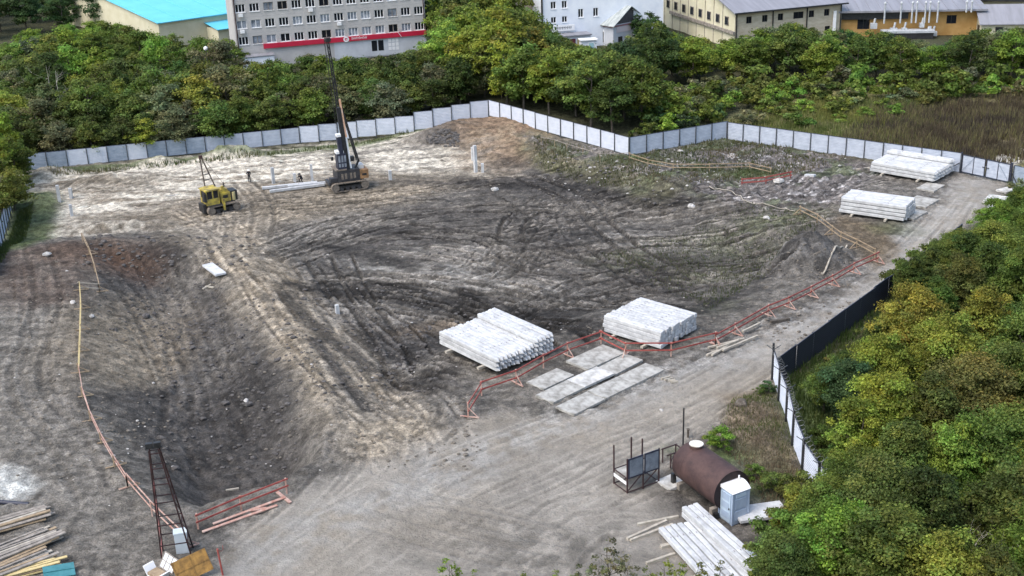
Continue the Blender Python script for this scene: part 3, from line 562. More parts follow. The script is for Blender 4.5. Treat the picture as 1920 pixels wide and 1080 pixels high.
for k in range(13):
    wl_ = rnd.uniform(.10, .17); hh = rnd.choice([.3, .3, .42]); lt.bb(x, x+.05, -.34, -.322, 3.2, 3.2+hh).bb(x+.05, x+wl_, -.34, -.322, 3.2+hh-.1, 3.2+hh-.02); x += wl_+.06
lt.build('sign_lettering', M_white, sb)
MB().beam((L*.845, -.38, 3.75), (L*.862, -.38, 3.0), .12, .06).build('sign_lamp', M_white, sb)
pb = MB()
for a_ in range(3):
    for b_ in range(3): pb.bb(L*.79+a_*.62, L*.79+a_*.62+.5, -.09, -.065, .9+b_*.66, .9+b_*.66+.54)
pb.build('poster_grid', M_white, gb)
for (c, r) in ((0, 2), (0, 1), (5, 2), (7, 1), (2, 4), (9, 3)):
    x = sp_*(c+.5); z = 4.35+2.55*r-.98; MB().bb(x-.35, x+.35, -.42, -.11, z-.25, z+.25).build('air_conditioner', M_white, gb)
gm_ = MB().bb(.2, 5.4, -2.6, -.35, 0, 2.2).build('annex', M_wwall, gb); MB().bb(.1, 5.5, -2.7, -.34, 2.2, 2.32).build('annex_roof', M_groof, gm_)
# building with the sky blue roof
A = G(303, 92); B = G(560, 52); d = B-A; L = 34; ang = math.atan2(d.y, d.x); e2 = G(228, 54)-A; D = 46
bb_ = thing('blue_roofed_hall', 'low cream hall with a broad sky blue metal roof beside the grey block', 'building', A, ang)
MB().bb(0, L, 0, D, 0, 4.6).build('wall', M_ywall, bb_)
rf = MB().add([(-.5, -.5, 4.6), (L+.5, -.5, 4.6), (L+.5, D/2, 7.0), (-.5, D/2, 7.0), (-.5, D+.5, 4.6), (L+.5, D+.5, 4.6), (-.5, -.5, 4.45), (L+.5, -.5, 4.45)], [(0, 1, 2, 3), (3, 2, 5, 4), (6, 7, 1, 0)]).build('roof', M_blue, bb_)
MB().add([(-.02, 0, 4.6), (-.02, D, 4.6), (-.02, D/2, 6.95)], [(0, 1, 2)]).build('gable', M_ywall, bb_)
for k in range(9): MB().beam((k*L/8, -.5, 4.66), (k*L/8, D/2, 7.06), .12, .06).build('roof_seam', mat('pale_blue_seam', (.16, .55, .68)), rf)
ab = MB().bb(9, L, -4.4, -.02, 0, 2.7).build('side_annex', M_ywall, bb_)
MB().add([(8.6, -4.9, 2.72), (L, -4.9, 2.72), (L, -.05, 3.5), (8.6, -.05, 3.5), (8.6, -4.9, 2.6), (L, -4.9, 2.6)], [(0, 1, 2, 3), (4, 5, 1, 0)]).build('annex_roof', M_blue, ab)
# white building, beige neighbour, small house
A = G(1020, 94); ang = math.radians(14)
wb = thing('white_building', 'white rendered two storey building with small windows behind the slate roofed house', 'building', A, ang)
ops = [(1.3, 2.2, 6.6, 7.8), (3.2, 4.1, 6.6, 7.8), (1.3, 2.2, 4.3, 5.3), (3.2, 4.1, 4.3, 5.3), (6.0, 6.9, 4.9, 6.3), (8.6, 9.5, 4.9, 6.3)]
mb = MB(); openwall(mb, 21, 11.5, ops); shell(mb, 21, 12, 11.5); mb.build('wall', M_wwall, wb)
for o in ops: window(wb, *o, 2)
MB().bb(-.35, -.1, -.2, .0, 0, 11.5).build('downpipe', M_black, wb)
sg = MB().bb(1.2, 5.2, -.5, -.3, 3.0, 3.95).build('sign_board', M_white, wb)
lt = MB(); x = 1.9
for k in range(10):
    lt.bb(x, x+.07, -.52, -.505, 3.25, 3.7).bb(x+.07, x+.2, -.52, -.505, 3.5, 3.6); x += .29
lt.build('sign_lettering', M_post, sg)
MB().bb(1.0, 7.2, -2.8, -.02, 0, 2.4).build('porch', M_glow, wb); MB().bb(.8, 7.4, -3.0, -.03, 2.41, 2.6).build('porch_roof', M_groof, wb)
MB().bb(3.6, 4.6, -2.86, -2.81, 0, 2.0).build('door', mat('dark_red_door', (.10, .02, .03)), wb)
MB().bb(4.9, 7.1, -2.86, -2.81, .5, 2.0).build('opening', mat('ochre_panel', (.34, .28, .14), (.44, .38, .2), 1), wb)
A = G(962, 92); bl = thing('beige_block', 'beige walled block with a dark roof edge left of the white building', 'building', A+Vector((-2.5, 3, 0)), ang)
MB().bb(0, 8.2, 0, 12, 0, 8.6).build('wall', M_bwall, bl); MB().bb(-.3, 8.3, -.3, 12.3, 8.61, 8.95).build('roof', M_black, bl)
A = G(1150, 88); d1 = G(1208, 76)-A; d2 = G(1101, 80)-A; ang = math.atan2(d1.y, d1.x); Lg = d1.length; De = 6.6
hs = thing('slate_roofed_house', 'small pale house with a weathered slate gable roof and dark boarded gable', 'house', A, ang)
mb = MB(); openwall(mb, Lg, 3.6, [(Lg*.12-.3, Lg*.12+.3, 0.6, 2.5), (Lg*.6-.4, Lg*.6+.4, .4, 1.4)] if False else []); mb.bb(0, Lg, .01, De, 0, 3.6); mb.build('wall', M_glow, hs)
hw = Lg/2
MB().add([(0, -.02, 3.6), (Lg, -.02, 3.6), (hw, -.02, 6.1)], [(0, 1, 2)]).build('gable', M_dwood, hs)
rf = MB(); t_ = .14
for s in (-1, 1):
    e = (hw+s*(hw+.5)); rf.add([(e, -.6, 3.35), (e, De+.5, 3.35), (hw, De+.5, 6.2), (hw, -.6, 6.2), (e, -.6, 3.35+t_), (e, De+.5, 3.35+t_), (hw, De+.5, 6.2+t_), (hw, -.6, 6.2+t_)], [(0, 1, 2, 3), (7, 6, 5, 4), (0, 4, 5, 1), (0, 3, 7, 4), (1, 5, 6, 2)])
rf.build('roof', M_slate, hs)
MB().bb(-.06, Lg+.06, -.08, -.03, 3.2, 3.45).build('eave_band', mat('dull_pink_trim', (.32, .16, .17)), hs)
MB().bb(-.08, -.02, 0.1, De, 3.1, 3.32).build('eave_band', MATS['dull_pink_trim'], hs)
o = MB().bb(-.05, .03, 2.1, 2.9, .4, 2.4).build('window', M_white, hs); MB().bb(-.07, -.055, 2.2, 2.8, .5, 2.3).build('pane', M_glass, o)
MB().bb(Lg*.1, Lg*.55, -.06, -.021, 2.2, 3.1).build('signboard', mat('pale_pink_board', (.62, .54, .55)), hs)
o = MB().bb(Lg*.15, Lg*.28, -.05, -.021, .3, 1.5).build('door', M_black, hs)
kk = thing('kiosk', 'small pale blue and white kiosk box in front of the slate roofed house', 'kiosk', G(1102, 100), math.radians(10))
MB().bb(-1.2, 1.3, -.8, .8, 0, 2.2).build('wall', M_wwall, kk); MB().bb(-1.4, 1.5, -1.0, 1.0, 2.21, 2.35).build('roof', M_white, kk); o = MB().bb(-.1, .9, -.86, -.81, .5, 1.9).build('window', M_white, kk); MB().bb(0, .8, -.88, -.865, .6, 1.8).build('pane', mat('pale_cyan_glass', (.35, .55, .60), None, rough=.2), o)
# beige industrial building
A = G(1377, 92); B = G(1556, 73); d = B-A; L = d.length+2; ang = math.atan2(d.y, d.x); H = 5.9; W2 = G(1200, 55)-A; D = 30
bi = thing('beige_works_building', 'long beige two storey works building with a grey metal roof and dark windows', 'building', A, ang)
ops = []
for k in range(6):
    x = 2.0+k*(L-2.5)/6; ww = 1.9 if k in (3,) else 1.0
    ops += [(x, x+ww, 3.9, 5.0)]+([(x+.3, x+1.3, 1.0, 2.2)] if k > 0 else [])
mb = MB(); openwall(mb, L, H, ops); shell(mb, L, D, H, 0, False); mb.build('wall', M_bwall, bi)
for o in ops: window(bi, *o, 2, frame=M_black, sill=False)
th = math.atan2(W2.y, W2.x)-ang        # left wall is perpendicular enough: local +y
rf = MB(); rz_ = H+4.6
rf.add([(-.6, -.8, H), (L+.6, -.8, H), (L+.6, D/2, rz_), (-.6, D/2, rz_), (-.6, D+.8, H), (L+.6, D+.8, H), (-.6, -.8, H-.22), (L+.6, -.8, H-.22), (-.6, D/2, rz_-.22)], [(0, 1, 2, 3), (3, 2, 5, 4), (6, 7, 1, 0), (6, 0, 3, 8)]).build('roof', M_groof, bi)
MB().add([(-.02, 0, H), (-.02, D, H), (-.02, D/2, rz_-.25)], [(2, 1, 0)]).build('gable', M_ywall, bi)
MB().bb(-.05, -.02, 0, D, 0, H).build('end_wall', M_ywall, bi)
MB().bb(-.6, L+.6, -.96, -.82, H-.25, H-.02).build('gutter', M_black, bi)
for x in (.1, L*.34, L*.66, L-.3): MB().bb(x, x+.14, -.2, -.03, 0, H-.25).build('downpipe', M_black, bi)
for k in range(9):
    y = 2.0+k*3.0; o = MB().bb(-.16, -.06, y, y+1.2, 3.5, 4.9).build('window', M_woodgrey, bi); MB().bb(-.19, -.165, y+.1, y+1.1, 3.6, 4.8).build('pane', M_glass, o)
    MB().bb(-.12, -.055, y+1.95, y+2.03, 0, H+2).build('panel_strip', M_woodgrey, bi)
MB().beam((-.3, -.2, 2.6), (-.3, D*.75, 2.9), .3, .5).build('pipe_run', M_woodgrey, bi)
# factory hall with vents
A = G(1556, 78); B = G(1826, 74); d = B-A; L = d.length; ang = math.atan2(d.y, d.x); H = 4.4; D = 26
fh = thing('factory_hall', 'ochre walled factory hall with grey roof and a row of white vent stacks', 'building', A+Vector((2, 4, 0)), ang)
mb = MB(); ops = [(3.4, 5.4, 1.2, 3.0), (17.8, 19.4, 1.9, 3.3)]; openwall(mb, L, H, ops); shell(mb, L, D, H, 0, False); mb.build('wall', M_owall, fh)
for o in ops: window(fh, *o, 2, frame=M_black, sill=False)
rf = MB().add([(-1, -1.2, H), (L+1, -1.2, H), (L+1, D, H+3.4), (-1, D, H+3.4), (-1, -1.2, H-.3), (L+1, -1.2, H-.3)], [(0, 1, 2, 3), (4, 5, 1, 0)]).build('roof', M_groof, fh)
for k in range(14): MB().beam((k*L/13, -1.2, H+.03), (k*L/13, D, H+3.43), .10, .05).build('roof_seam', M_groof, rf)
MB().bb(0, L*.5, -.5, -.05, 2.9, H-.35).build('eave_shade_strip', M_black, fh)  # black strip stands in for the shade under the eave
mat('galvanised', (.34, .36, .38), (.5, .52, .54), 2, .5)
for k, x in enumerate((7.4, 10.0, 11.8, 12.5, 13.9, 14.6, 15.9, 20.4, 21.2)):
    o = MB().cyl((x, -1.7, 2.4 if k < 7 else 4.0), (x, -1.7, 5.6), .14, 8).build('vent_stack', MATS['galvanised'], fh); MB().tube([(x, -1.7, 5.62), (x, -1.7, 5.75), (x, -1.7, 5.95)], [.26, .26, .05], 8).build('cowl', MATS['galvanised'], o)
for k in range(9):
    x = 5.2+rnd.uniform(0, 11); z = rnd.choice([.6, 1.3, 2.0]); MB().box((x, -1.5, z), (rnd.uniform(.6, 1.2), .8, rnd.uniform(.5, .9))).cyl((x, -1.5, z), (x+.2, -1.5, z+1.2), .18, 8).build('duct_unit', mat('galvanised', (.34, .36, .38), (.5, .52, .54), 2, .5), fh)
MB().bb(7.2, 15.2, -3.2, -1.9, -.5, 1.0).build('plant_screen', M_black, fh); MB().bb(7.0, 15.4, -3.3, -1.0, 1.01, 1.35).build('plant_deck', MATS['galvanised'], fh)
MB().bb(-.9, -.4, -1.9, -1.4, 0, 4.6).build('white_post', M_white, fh)
# right-hand low house and far dark roof
A = G(1838, 72); B = G(1876, 66); d = B-A; ang = math.radians(-8)
rh = thing('yellow_gabled_shed', 'pale yellow shed with a dark edged grey roof at the far right', 'building', A, ang)
MB().bb(0, 16, 0, 9, 0, 2.6).build('wall', M_ywall, rh)
MB().add([(-.4, -.5, 2.35), (16.5, -.5, 2.35), (16.5, 4.5, 4.8), (-.4, 4.5, 4.8), (-.4, 9.5, 2.35), (16.5, 9.5, 2.35), (-.4, -.5, 2.2), (-.4, 4.5, 4.65), (-.4, 9.5, 2.2), (16.5, -.5, 2.2)], [(0, 1, 2, 3), (3, 2, 5, 4), (6, 0, 3, 7), (7, 3, 4, 8), (6, 9, 1, 0)]).build('roof', M_groof, rh)
MB().add([(-.02, 0, 2.6), (-.02, 9, 2.6), (-.02, 4.5, 4.55)], [(2, 1, 0)]).build('gable', M_ywall, rh)
o = MB().bb(-.1, -.03, 1.2, 2.4, 0, 1.9).build('door', M_black, rh)
o = MB().bb(2.2, 3.4, -.09, -.02, 0, 1.8).build('door', M_black, rh)
dr = thing('dark_roofed_warehouse', 'warehouse with a dark overhanging roof behind the yellow shed', 'building', G(1835, 40), math.radians(-6))
MB().bb(0, 40, 0, 14, 0, 3.4).build('wall', M_ywall, dr); MB().add([(-3, -1.5, 4.4), (42, -1.5, 2.4), (42, 15, 4.0), (-3, 15, 5.6), (-3, -1.5, 3.9), (42, -1.5, 1.9)], [(0, 1, 2, 3), (4, 5, 1, 0)]).build('roof', M_groof, dr); MB().beam((-3, -1.6, 4.2), (42, -1.6, 2.2), .3, .5).build('fascia', M_black, dr)
wh = thing('grey_roofed_warehouse', 'long warehouse with a pale roof beyond the factory hall', 'building', G(1640, 22), math.radians(4))
MB().bb(0, 40, 0, 16, 0, 4.5).build('wall', M_wwall, wh); MB().add([(-1, -1, 4.5), (41, -1, 4.5), (41, 8, 6.4), (-1, 8, 6.4), (41, 17, 4.5), (-1, 17, 4.5)], [(0, 1, 2, 3), (3, 2, 4, 5)]).build('roof', mat('pale_blue_grey_roof', (.34, .38, .42), (.44, .48, .52), .4, .6), wh)
# ------------------------------------------------------------------ concrete pile stacks
def pile_mesh(L, s, tip):
    mb = MB(); c = .035; h = s/2
    ring = [(-h+c, -h), (h-c, -h), (h, -h+c), (h, h-c), (h-c, h), (-h+c, h), (-h, h-c), (-h, -h+c)]
    n = 8; vs = [(0, y, z) for y, z in ring]+[(L-tip, y, z) for y, z in ring]
    fs = [tuple(range(n))]+[(i, (i+1) % n, (i+1) % n+n, i+n) for i in range(n)]
    if tip > 0: vs.append((L, 0, -h*.3)); fs += [(n+i, n+(i+1) % n, 2*n) for i in range(n)]
    else: fs.append(tuple(reversed(range(n, 2*n))))
    mb.add(vs, fs)
    for x in (L*.2, L*.72): mb.tube([(x-.05, 0, h-.01), (x-.05, 0, h+.045), (x+.05, 0, h+.045), (x+.05, 0, h-.01)], .012, 3, 1, False, False)
    return mb.mesh('pile', [M_conc, M_rust])
_pmesh = [pile_mesh(7.0, .31, .30), pile_mesh(5.9, .31, .0), pile_mesh(6.2, .31, .0), pile_mesh(7.2, .31, .25)]
def stack(me, L, corner, ang, rows, pitch, stackname, group, zbase=None, lay=.355, rowdir=1):
    """corner: ground point of the near butt end; piles run along ang; rows step to the side; rows = list of (first,last) per layer"""
    u = Vector((math.cos(ang), math.sin(ang), 0)); v = Vector((-math.sin(ang), math.cos(ang), 0))*rowdir
    N = max(r[1] for r in rows); mid = corner+u*L/2+v*N*pitch/2
    z0 = max(ZT(*(corner+u*a+v*b_)[:2]) for a in (0.3, L/2, L-.3) for b_ in (0, N*pitch/2, N*pitch))+.02 if zbase is None else zbase
    for a, nm in ((.2, 'one'), (.75, 'two')):
        for half in (0, 1):
            p = corner+u*L*a+v*(-.45+half*(N*pitch*.5+.4)); q = corner+u*L*a+v*(N*pitch*.5-.1+half*(N*pitch*.5+.55))
            b_ = MB().beam((0, 0, 0), q-p, .22, .16).build('timber_bearer', M_woodpale, None, (p.x, p.y, z0+.07))
            tag(b_, 'pale timber bearer, %s end of %s, %s half' % ('butt' if a < .5 else 'far', stackname, 'near' if half == 0 else 'back'), 'timber', 'timber bearers under the pile stacks')
    lname = {0: 'bottom', 1: 'second', 2: 'third', 3: 'fourth', 4: 'fifth'}
    for k, (f, l_) in enumerate(rows):
        for i in range(f, l_):
            p = corner+v*(i+.5)*pitch+u*rnd.gauss(0, .05); z = z0+.15+.155+k*lay
            o = link('concrete_pile', me, None, (p.x, p.y, z), (0, 0, ang+rnd.gauss(0, .004)))
            ln = 'top' if k == len(rows)-1 else lname[k]
            if k == len(rows)-2 and f == 0 and rows[-1][0] > 0: ln = 'upper'
            tag(o, '%s pile from the near side, %s layer, %s' % (ordw(i-f), ln, stackname), 'concrete pile', group)
    return z0
D2 = math.radians
def spacers(pts, stackname):
    pass
# big near stack with pointed ends
c = G(824, 652, 0.0); c = onz(c)
stack(_pmesh[0], 7.0, c, D2(-51), [(0, 15), (0, 15), (0, 15), (10, 15)], .37, 'pointed stack by the red railing', 'pointed piles in the nearest stack')
c = onz(G(1131, 626, 0.0)); stack(pile_mesh(5.3, .31, 0), 5.3, c, D2(-43), [(0, 13)]*4, .37, 'square stack behind the red railing', 'piles in the square stack', lay=.335)
c = onz(G(1575, 404, 0.0)); stack(_pmesh[2], 5.9, c, D2(-33), [(0, 9)]*4, .37, 'tall stack beside far road slabs', 'piles in the tall stack', lay=.375)
c = onz(G(1631, 326, 0.0)); stack(_pmesh[3], 7.2, c, D2(-42), [(0, 13), (0, 13), (0, 13), (10, 13)], .385, 'wide stack near the gate', 'piles in the stack near the gate')
c = onz(G(1234, 1004, 0.0)); stack(_pmesh[1], 5.9, c, D2(-70), [(0, 6)], .38, 'low stack by the near bushes', 'piles in the low near stack')
c = onz(G(1278, 975, 0.0)); stack(_pmesh[0], 7.0, c, D2(-67), [(0, 3), (0, 3)], .36, 'narrow stack by the toilet', 'piles in the narrow near stack')
# loose piles by the rig
for i, (a, b_) in enumerate((((492, 356), (585, 348)), ((506, 362), (612, 350)), ((540, 353), (640, 345)))):
    p = P(*a); q = P(*b_); dd = q-p
    o = link('concrete_pile', _pmesh[2], None, (p.x, p.y, max(p.z, q.z)+.2), (0, 0, math.atan2(dd.y, dd.x)))
    tag(o, ['white concrete pile lying on the ground, the farthest left of three beside the pile driver', 'white concrete pile lying nearest the camera beside the pile driver', 'white concrete pile lying behind two others, its end at the crawler of the pile driver'][i], 'concrete pile', 'piles lying beside the pile driver')
# driven piles standing out of the ground
def driven(px, h, label, s=.32, lean=0.0):
    p = P(*px); mb = MB().box((0, 0, h/2-.3), (s, s, h+.6)); o = mb.build('driven_pile', M_conc, None, p, (0, lean, rnd.uniform(0, .6)))
    tag(o, label, 'concrete pile', 'driven piles standing out of the ground')
driven((892, 323), 3.2, 'tall driven concrete pile standing at the foot of the far slope', .34)
driven((905, 322), 1.0, 'short driven pile stub beside the tall standing pile')
driven((887, 300), 1.6, 'driven pile just behind the tall standing pile')
driven((586, 343), 2.2, 'slim driven concrete pile standing behind the lying piles', .30)
driven((513, 344), 1.9, 'pale driven pile standing behind the left tip of the lying piles')
driven((553, 341), 1.0, 'low driven pile stub between the two standing piles behind the lying ones')
driven((732, 337), 1.1, 'low driven pile standing to the right of the pile driver')
driven((112, 378), 1.9, 'driven pile standing on white sand near the left bushes')
driven((134, 372), 1.2, 'shorter driven pile on the white sand next to the left standing pile')
driven((135, 405), 1.3, 'driven pile stub in tan soil left of the yellow crawler', .3)
driven((633, 588), .8, 'lone concrete pile stub in the dark soil beside the earth track', .3)
# ------------------------------------------------------------------ road slabs
_sl = {}
def slab(cs, label, m, L=3.0, Wd=1.75, ang=None, group='concrete road slabs', tilt=0.0, dz=.0):
    key = (L, Wd, m.name)
    if key not in _sl:
        mb = MB().box((0, 0, 0), (L, Wd, .17)).bb(-L*.3, -L*.3+.22, -.08, .08, .086, .092)
        _sl[key] = mb.mesh('road_slab', m)
    o = link('road_slab', _sl[key], None, (cs.x, cs.y, cs.z+.06+dz), (tilt, rnd.gauss(0, .01), ang)); return tag(o, label, 'concrete slab', group)
sang = D2(43.5); su = Vector((math.cos(sang), math.sin(sang), 0)); sv_ = Vector((math.sin(sang), -math.cos(sang), 0))
r1 = P(1003, 746); r2 = P(1041, 765)
for i in range(3):
    p = onz(r1+su*(1.6+i*3.14)+sv_*.85); slab(p, '%s road slab from the near end in the row beside the red railing' % ordw(i), M_slab2 if i == 1 else M_slab, 3.1, 1.7, sang)
for i in range(3):
    p = onz(r2+su*(1.6+i*3.14)+sv_*.85); slab(p, '%s road slab from the near end in the row nearest the dirt road' % ordw(i), M_slab, 3.1, 1.7, sang)
p = P(1032, 713); slab(p, 'lone square road slab close to the pointed pile ends', M_slab, 3.1, 1.7, sang)
p = P(1117, 672); slab(p, 'half buried road slab under the bend of the red railing', M_slab, 4.0, 2.2, sang)
for i, (u, v, a, L_, W_, lb) in enumerate(((1705, 402, 47, 3.0, 2.3, 'front road slab beside the tall pile stack, at the edge of the dirt road'), (1727, 380, 47, 3.0, 2.3, 'middle road slab beside the tall pile stack'), (1745, 352, 47, 2.6, 1.9, 'road slab between the tall stack and the wide pile stack'),
                                      (1872, 386, 60, 3.0, 1.9, 'pale slab lying by the right bushes, nearest the camera'), (1866, 378, 56, 2.6, 1.8, 'pale slab lying on another slab by the right bushes'), (1890, 357, 30, 2.2, 1.2, 'pale slab lying near the foot of the gate'))):
    slab(P(u, v), lb, M_slab if i < 3 else M_slab2, L_, W_, D2(a), dz=.15 if i == 4 else 0)
slab(P(1262, 905), 'pale slab lying between the fire point stand and the brown tank', M_slab2, 1.6, 1.3, D2(35))
slab(P(1425, 970), 'white slab lying beside the portable toilet under the leaves', M_conc, 3.0, 1.5, D2(12), dz=.3)
slab(P(402, 510), 'white concrete slab lying alone on the edge of the dark pit', M_conc, 3.6, 1.0, D2(-58), dz=.2)
# ------------------------------------------------------------------ timber railings
def railing(label, pxs, mpost, mrail, hs=(1.05, .55), brace=1, w=.09, rw=.10, group='site railings', mats2=None, pts=None, off=0.0):
    ps = pts or [P(u, v) for u, v in pxs]; o0 = ps[0]
    t = thing('railing', label, 'railing', o0, 0, group)
    for i, p in enumerate(ps):
        q = p-o0; MB().box((q.x, q.y, q.z+hs[0]/2-.1), (w, w, hs[0]+.3)).build('post', mpost, t)
        if brace and i % brace == 0:
            d = (ps[min(i+1, len(ps)-1)]-ps[max(i-1, 0)]); nn = Vector((d.y, -d.x, 0)).normalized()
            MB().beam(q+nn*.75+Vector((0, 0, .06)), q-nn*.55+Vector((0, 0, .10)), .10, .06).build('foot', mpost, t)
            MB().beam(q+nn*.65+Vector((0, 0, .12)), q+Vector((0, 0, hs[0]*.7)), .06, .05).build('brace', mpost, t)
    for i in range(len(ps)-1):
        for k, h in enumerate(hs):
            a = ps[i]-o0+Vector((0, 0, h-rnd.uniform(0, .06))); b_ = ps[i+1]-o0+Vector((0, 0, h-rnd.uniform(0, .06))); e = (b_-a).normalized()*.12
            d = b_-a; nn = Vector((d.y, -d.x, 0)).normalized()*(w/2+.025)
            MB().beam(a-e+nn, b_+e+nn, .045, rw).build('rail', (mats2[i % len(mats2)] if mats2 else mrail), t)
    return t
railing('red railing round the pile stacks from the earth track to the far bend', [(878, 783), (903, 742), (968, 720), (1019, 690), (1064, 668), (1127, 645), (1173, 668), (1258, 668), (1341, 648)], M_redwhite, M_red, (1.1, .55), 2, .09, .10)
railing('long red railing along the dirt road in front of the excavation', [(1341, 648), (1378, 627), (1440, 592), (1478, 577), (1520, 556), (1560, 535), (1600, 512), (1645, 492)], M_redwhite, M_red, (.95, .5), 1)
railing('red and white railing beside the lattice tower at the pit edge', [(372, 992), (453, 958), (538, 925)], M_redwhite, M_red, (1.0, .55), 0)
railing('pale red railing running down from the pit edge to the tower', [(350, 1030), (286, 968), (240, 915)], M_redwhite, M_redwhite, (.95, .5), 2, .07, .09)
railing('slim timber railing curving along the near left bank of the pit', [(240, 915), (215, 876), (190, 832), (170, 790), (155, 745), (148, 700)], M_wood, M_redwhite, (.8, .45), 1, .07, .08)
railing('straight timber railing along the upper left bank of the pit', [(148, 700), (150, 660), (151, 620), (152, 580), (150, 545)], M_wood, M_woodyel, (.8, .45), 1, .07, .08)
railing('short timber ladder like railing crossing at the step of the left bank', [(150, 545), (187, 548)], M_woodpale, M_woodpale, (.8, .4), 0, .07, .08)
railing('farthest timber railing on the left bank reaching the white sand', [(187, 548), (178, 510), (168, 478), (155, 452)], M_wood, M_wood, (.8, .45), 2, .07, .08)
railing('bare timber railing between the soil mound and the tall pile stack', [(1500, 402), (1532, 418), (1560, 440), (1576, 452), (1606, 465), (1640, 484)], M_wood, M_wood, (.9, .5), 2, .08, .09)
railing('weathered timber railing across the rubble yard', [(1180, 300), (1215, 312), (1262, 320), (1330, 320), (1405, 318), (1445, 328)], M_wood, M_wood, (.8, .4), 0, .07, .08)
railing('low red boxed railing round a hole in the rubble yard', [(1391, 348), (1436, 344), (1482, 334)], M_red, M_red, (.75, .35), 0, .08, .14)
railing('row of thin stakes and boards along the far slope ledge', [(1015, 270), (1040, 275), (1063, 283), (1093, 292), (1125, 302), (1180, 300)], M_wood, M_woodgrey, (.9,), 0, .06, .06)
def hose(label, pxs, r, m, name='rope', cat='rope'):
    pts = [tuple(P(u, v)) for u, v in pxs]; c_ = catmull([p[:2] for p in pts], .5); mb = MB()
    mb.tube([(x, y, ZT(x, y)+.10) for x, y in c_], r, 5); tag(mb.build(name, m), label, cat)
hose('pale rope lying from the rubble yard to the timber railing', [(1330, 352), (1365, 358), (1385, 368), (1402, 380), (1440, 386), (1500, 400)], .04, M_woodpale)
hose('pale bent pole leaning from the soil mound to the railing', [(1588, 462), (1560, 476), (1545, 490), (1538, 510)], .09, M_woodpale, 'bent_pole', 'pole')
# ------------------------------------------------------------------ loose timbers
def timber(name, a, b_, w_, h_, m, label, group, z=.06, cat='timber'):
    p = P(*a, z); q = P(*b_, z); o0 = (p+q)/2; d = q-p
    o = MB().beam(p-o0, q-o0, w_, h_).build(name, m, None, o0); return tag(o, label, cat, group)
for i, (a, b_) in enumerate((((1325, 668), (1372, 648)), ((1328, 655), (1395, 638)), ((1335, 670), (1386, 640)), ((1355, 662), (1420, 635)), ((1392, 628), (1425, 612)), ((1344, 660), (1384, 646)))):
    timber('timber_beam', a, b_, .16, .14, M_woodpale, '%s from the left of the pale beams heaped below the red railing bend' % (ordw(i)+' beam'), 'pale beams heaped below the railing', .08+.05*i)
for i in range(4): timber('timber_offcut', (1240+i*6, 712+i*2), (1256+i*5, 708+i*3), .14, .12, M_woodpale, '%s short offcut in the little heap on the dirt road verge' % ordw(i), 'short offcuts beside the dirt road', .08)
for i, (a, b_) in enumerate((((1196, 985), (1272, 970)), ((1176, 1012), (1250, 978)), ((1182, 1015), (1262, 985)), ((1212, 1058), (1265, 1040)))):
    timber('timber_beam', a, b_, .16, .14, M_woodpale, ['uppermost pale beam leaning to the narrow pile stack', 'middle pale beam of the three beside the low pile stack', 'lowest pale beam of the three beside the low pile stack', 'single pale beam lying in front of the low pile stack'][i], 'pale beams beside the near stacks')
for i, (a, b_) in enumerate((((380, 543), (396, 534)), ((386, 538), (401, 540)))): timber('timber_offcut', a, b_, .14, .1, M_woodpale, ['left', 'right'][i]+' stick of the crossed pair below the white slab', 'crossed sticks by the pit')
timber('timber_beam', (424, 921), (448, 917), .14, .1, M_woodpale, 'short white board lying alone on the pit floor', None)
for i, (a, b_) in enumerate((((400, 985), (535, 935)), ((380, 1000), (520, 950)), ((470, 960), (500, 955)), ((520, 925), (545, 945)))): timber('timber_board', a, b_, .2, .06, M_redwhite, ['upper long board', 'lower long board', 'short board', 'crossing board'][i]+' lying under the red railing beside the tower', 'boards under the pit railing', .1)
timber('log', (1445, 606), (1480, 600), .22, .2, M_bark, 'dark log lying below the long red railing', None, .1, 'log')
timber('timber_beam', (1605, 318), (1630, 316), .2, .16, M_woodpale, 'pale beam sticking out left of the wide pile stack', None)
timber('timber_beam', (1510, 330), (1528, 331), .5, .2, M_conc, 'white block lying between the rubble and the tall stack', None, .1, 'block')
# lumber heap in the near corner
bundles = [((0, 990), (95, 962), 14, 'upper'), ((-10, 1045), (106, 1000), 18, 'middle'), ((-10, 1075), (92, 1035), 18, 'front'), ((30, 1085), (118, 1062), 9, 'lowest')]
for bi_, (a, b_, n_, nm) in enumerate(bundles):
    p0 = P(*a); q0 = P(*b_); d = (q0-p0).normalized(); nn = Vector((d.y, -d.x, 0)); Lb = (q0-p0).length+1.6
    for i in range(n_):
        lay = i % 3; k = i//3; c_ = (p0+q0)/2-d*.8+nn*(k*.30-.5+rnd.uniform(-.06, .06))+Vector((0, 0, .1+lay*.11+.02*k)); dd = Matrix.Rotation(rnd.gauss(0, .05), 3, 'Z') @ d; dd.z += rnd.gauss(0, .012)
        m = rnd.choice([M_woodpale, M_woodgrey, M_wood, M_woodgrey, M_woodgrey] if nm != 'lowest' else [M_woodyel, M_woodyel, M_wood]); ll = Lb*rnd.uniform(.86, 1.08)
        o = MB().beam(-dd*ll/2, dd*ll/2, rnd.choice([.14, .18, .22]), rnd.choice([.05, .07])).build('lumber_plank', m, None, c_+d*rnd.uniform(-.25, .25))
        tag(o, 'sawn plank, %s from the back in the %s bundle of the near lumber heap' % (ordw(i), nm), 'plank', 'planks of the near lumber heap')
p = P(112, 1078); tag(MB().box((0, 0, 0), (1.6, 1.2, .05)).bb(-.8, .8, -.02, .02, .03, .07).build('teal_sheet', M_teal, None, p+Vector((0, 0, .25)), (0.05, 0.1, .4)), 'teal plastic sheet lying at the end of the lumber heap', 'sheet')
p = P(8, 945); tag(MB().tube([(-2.2, .4, .12), (0, 0, .12), (1.6, -.3, .1)], .13, 8).build('pipe', M_navy, None, p), 'dark navy pipe lying behind the lumber heap', 'pipe')
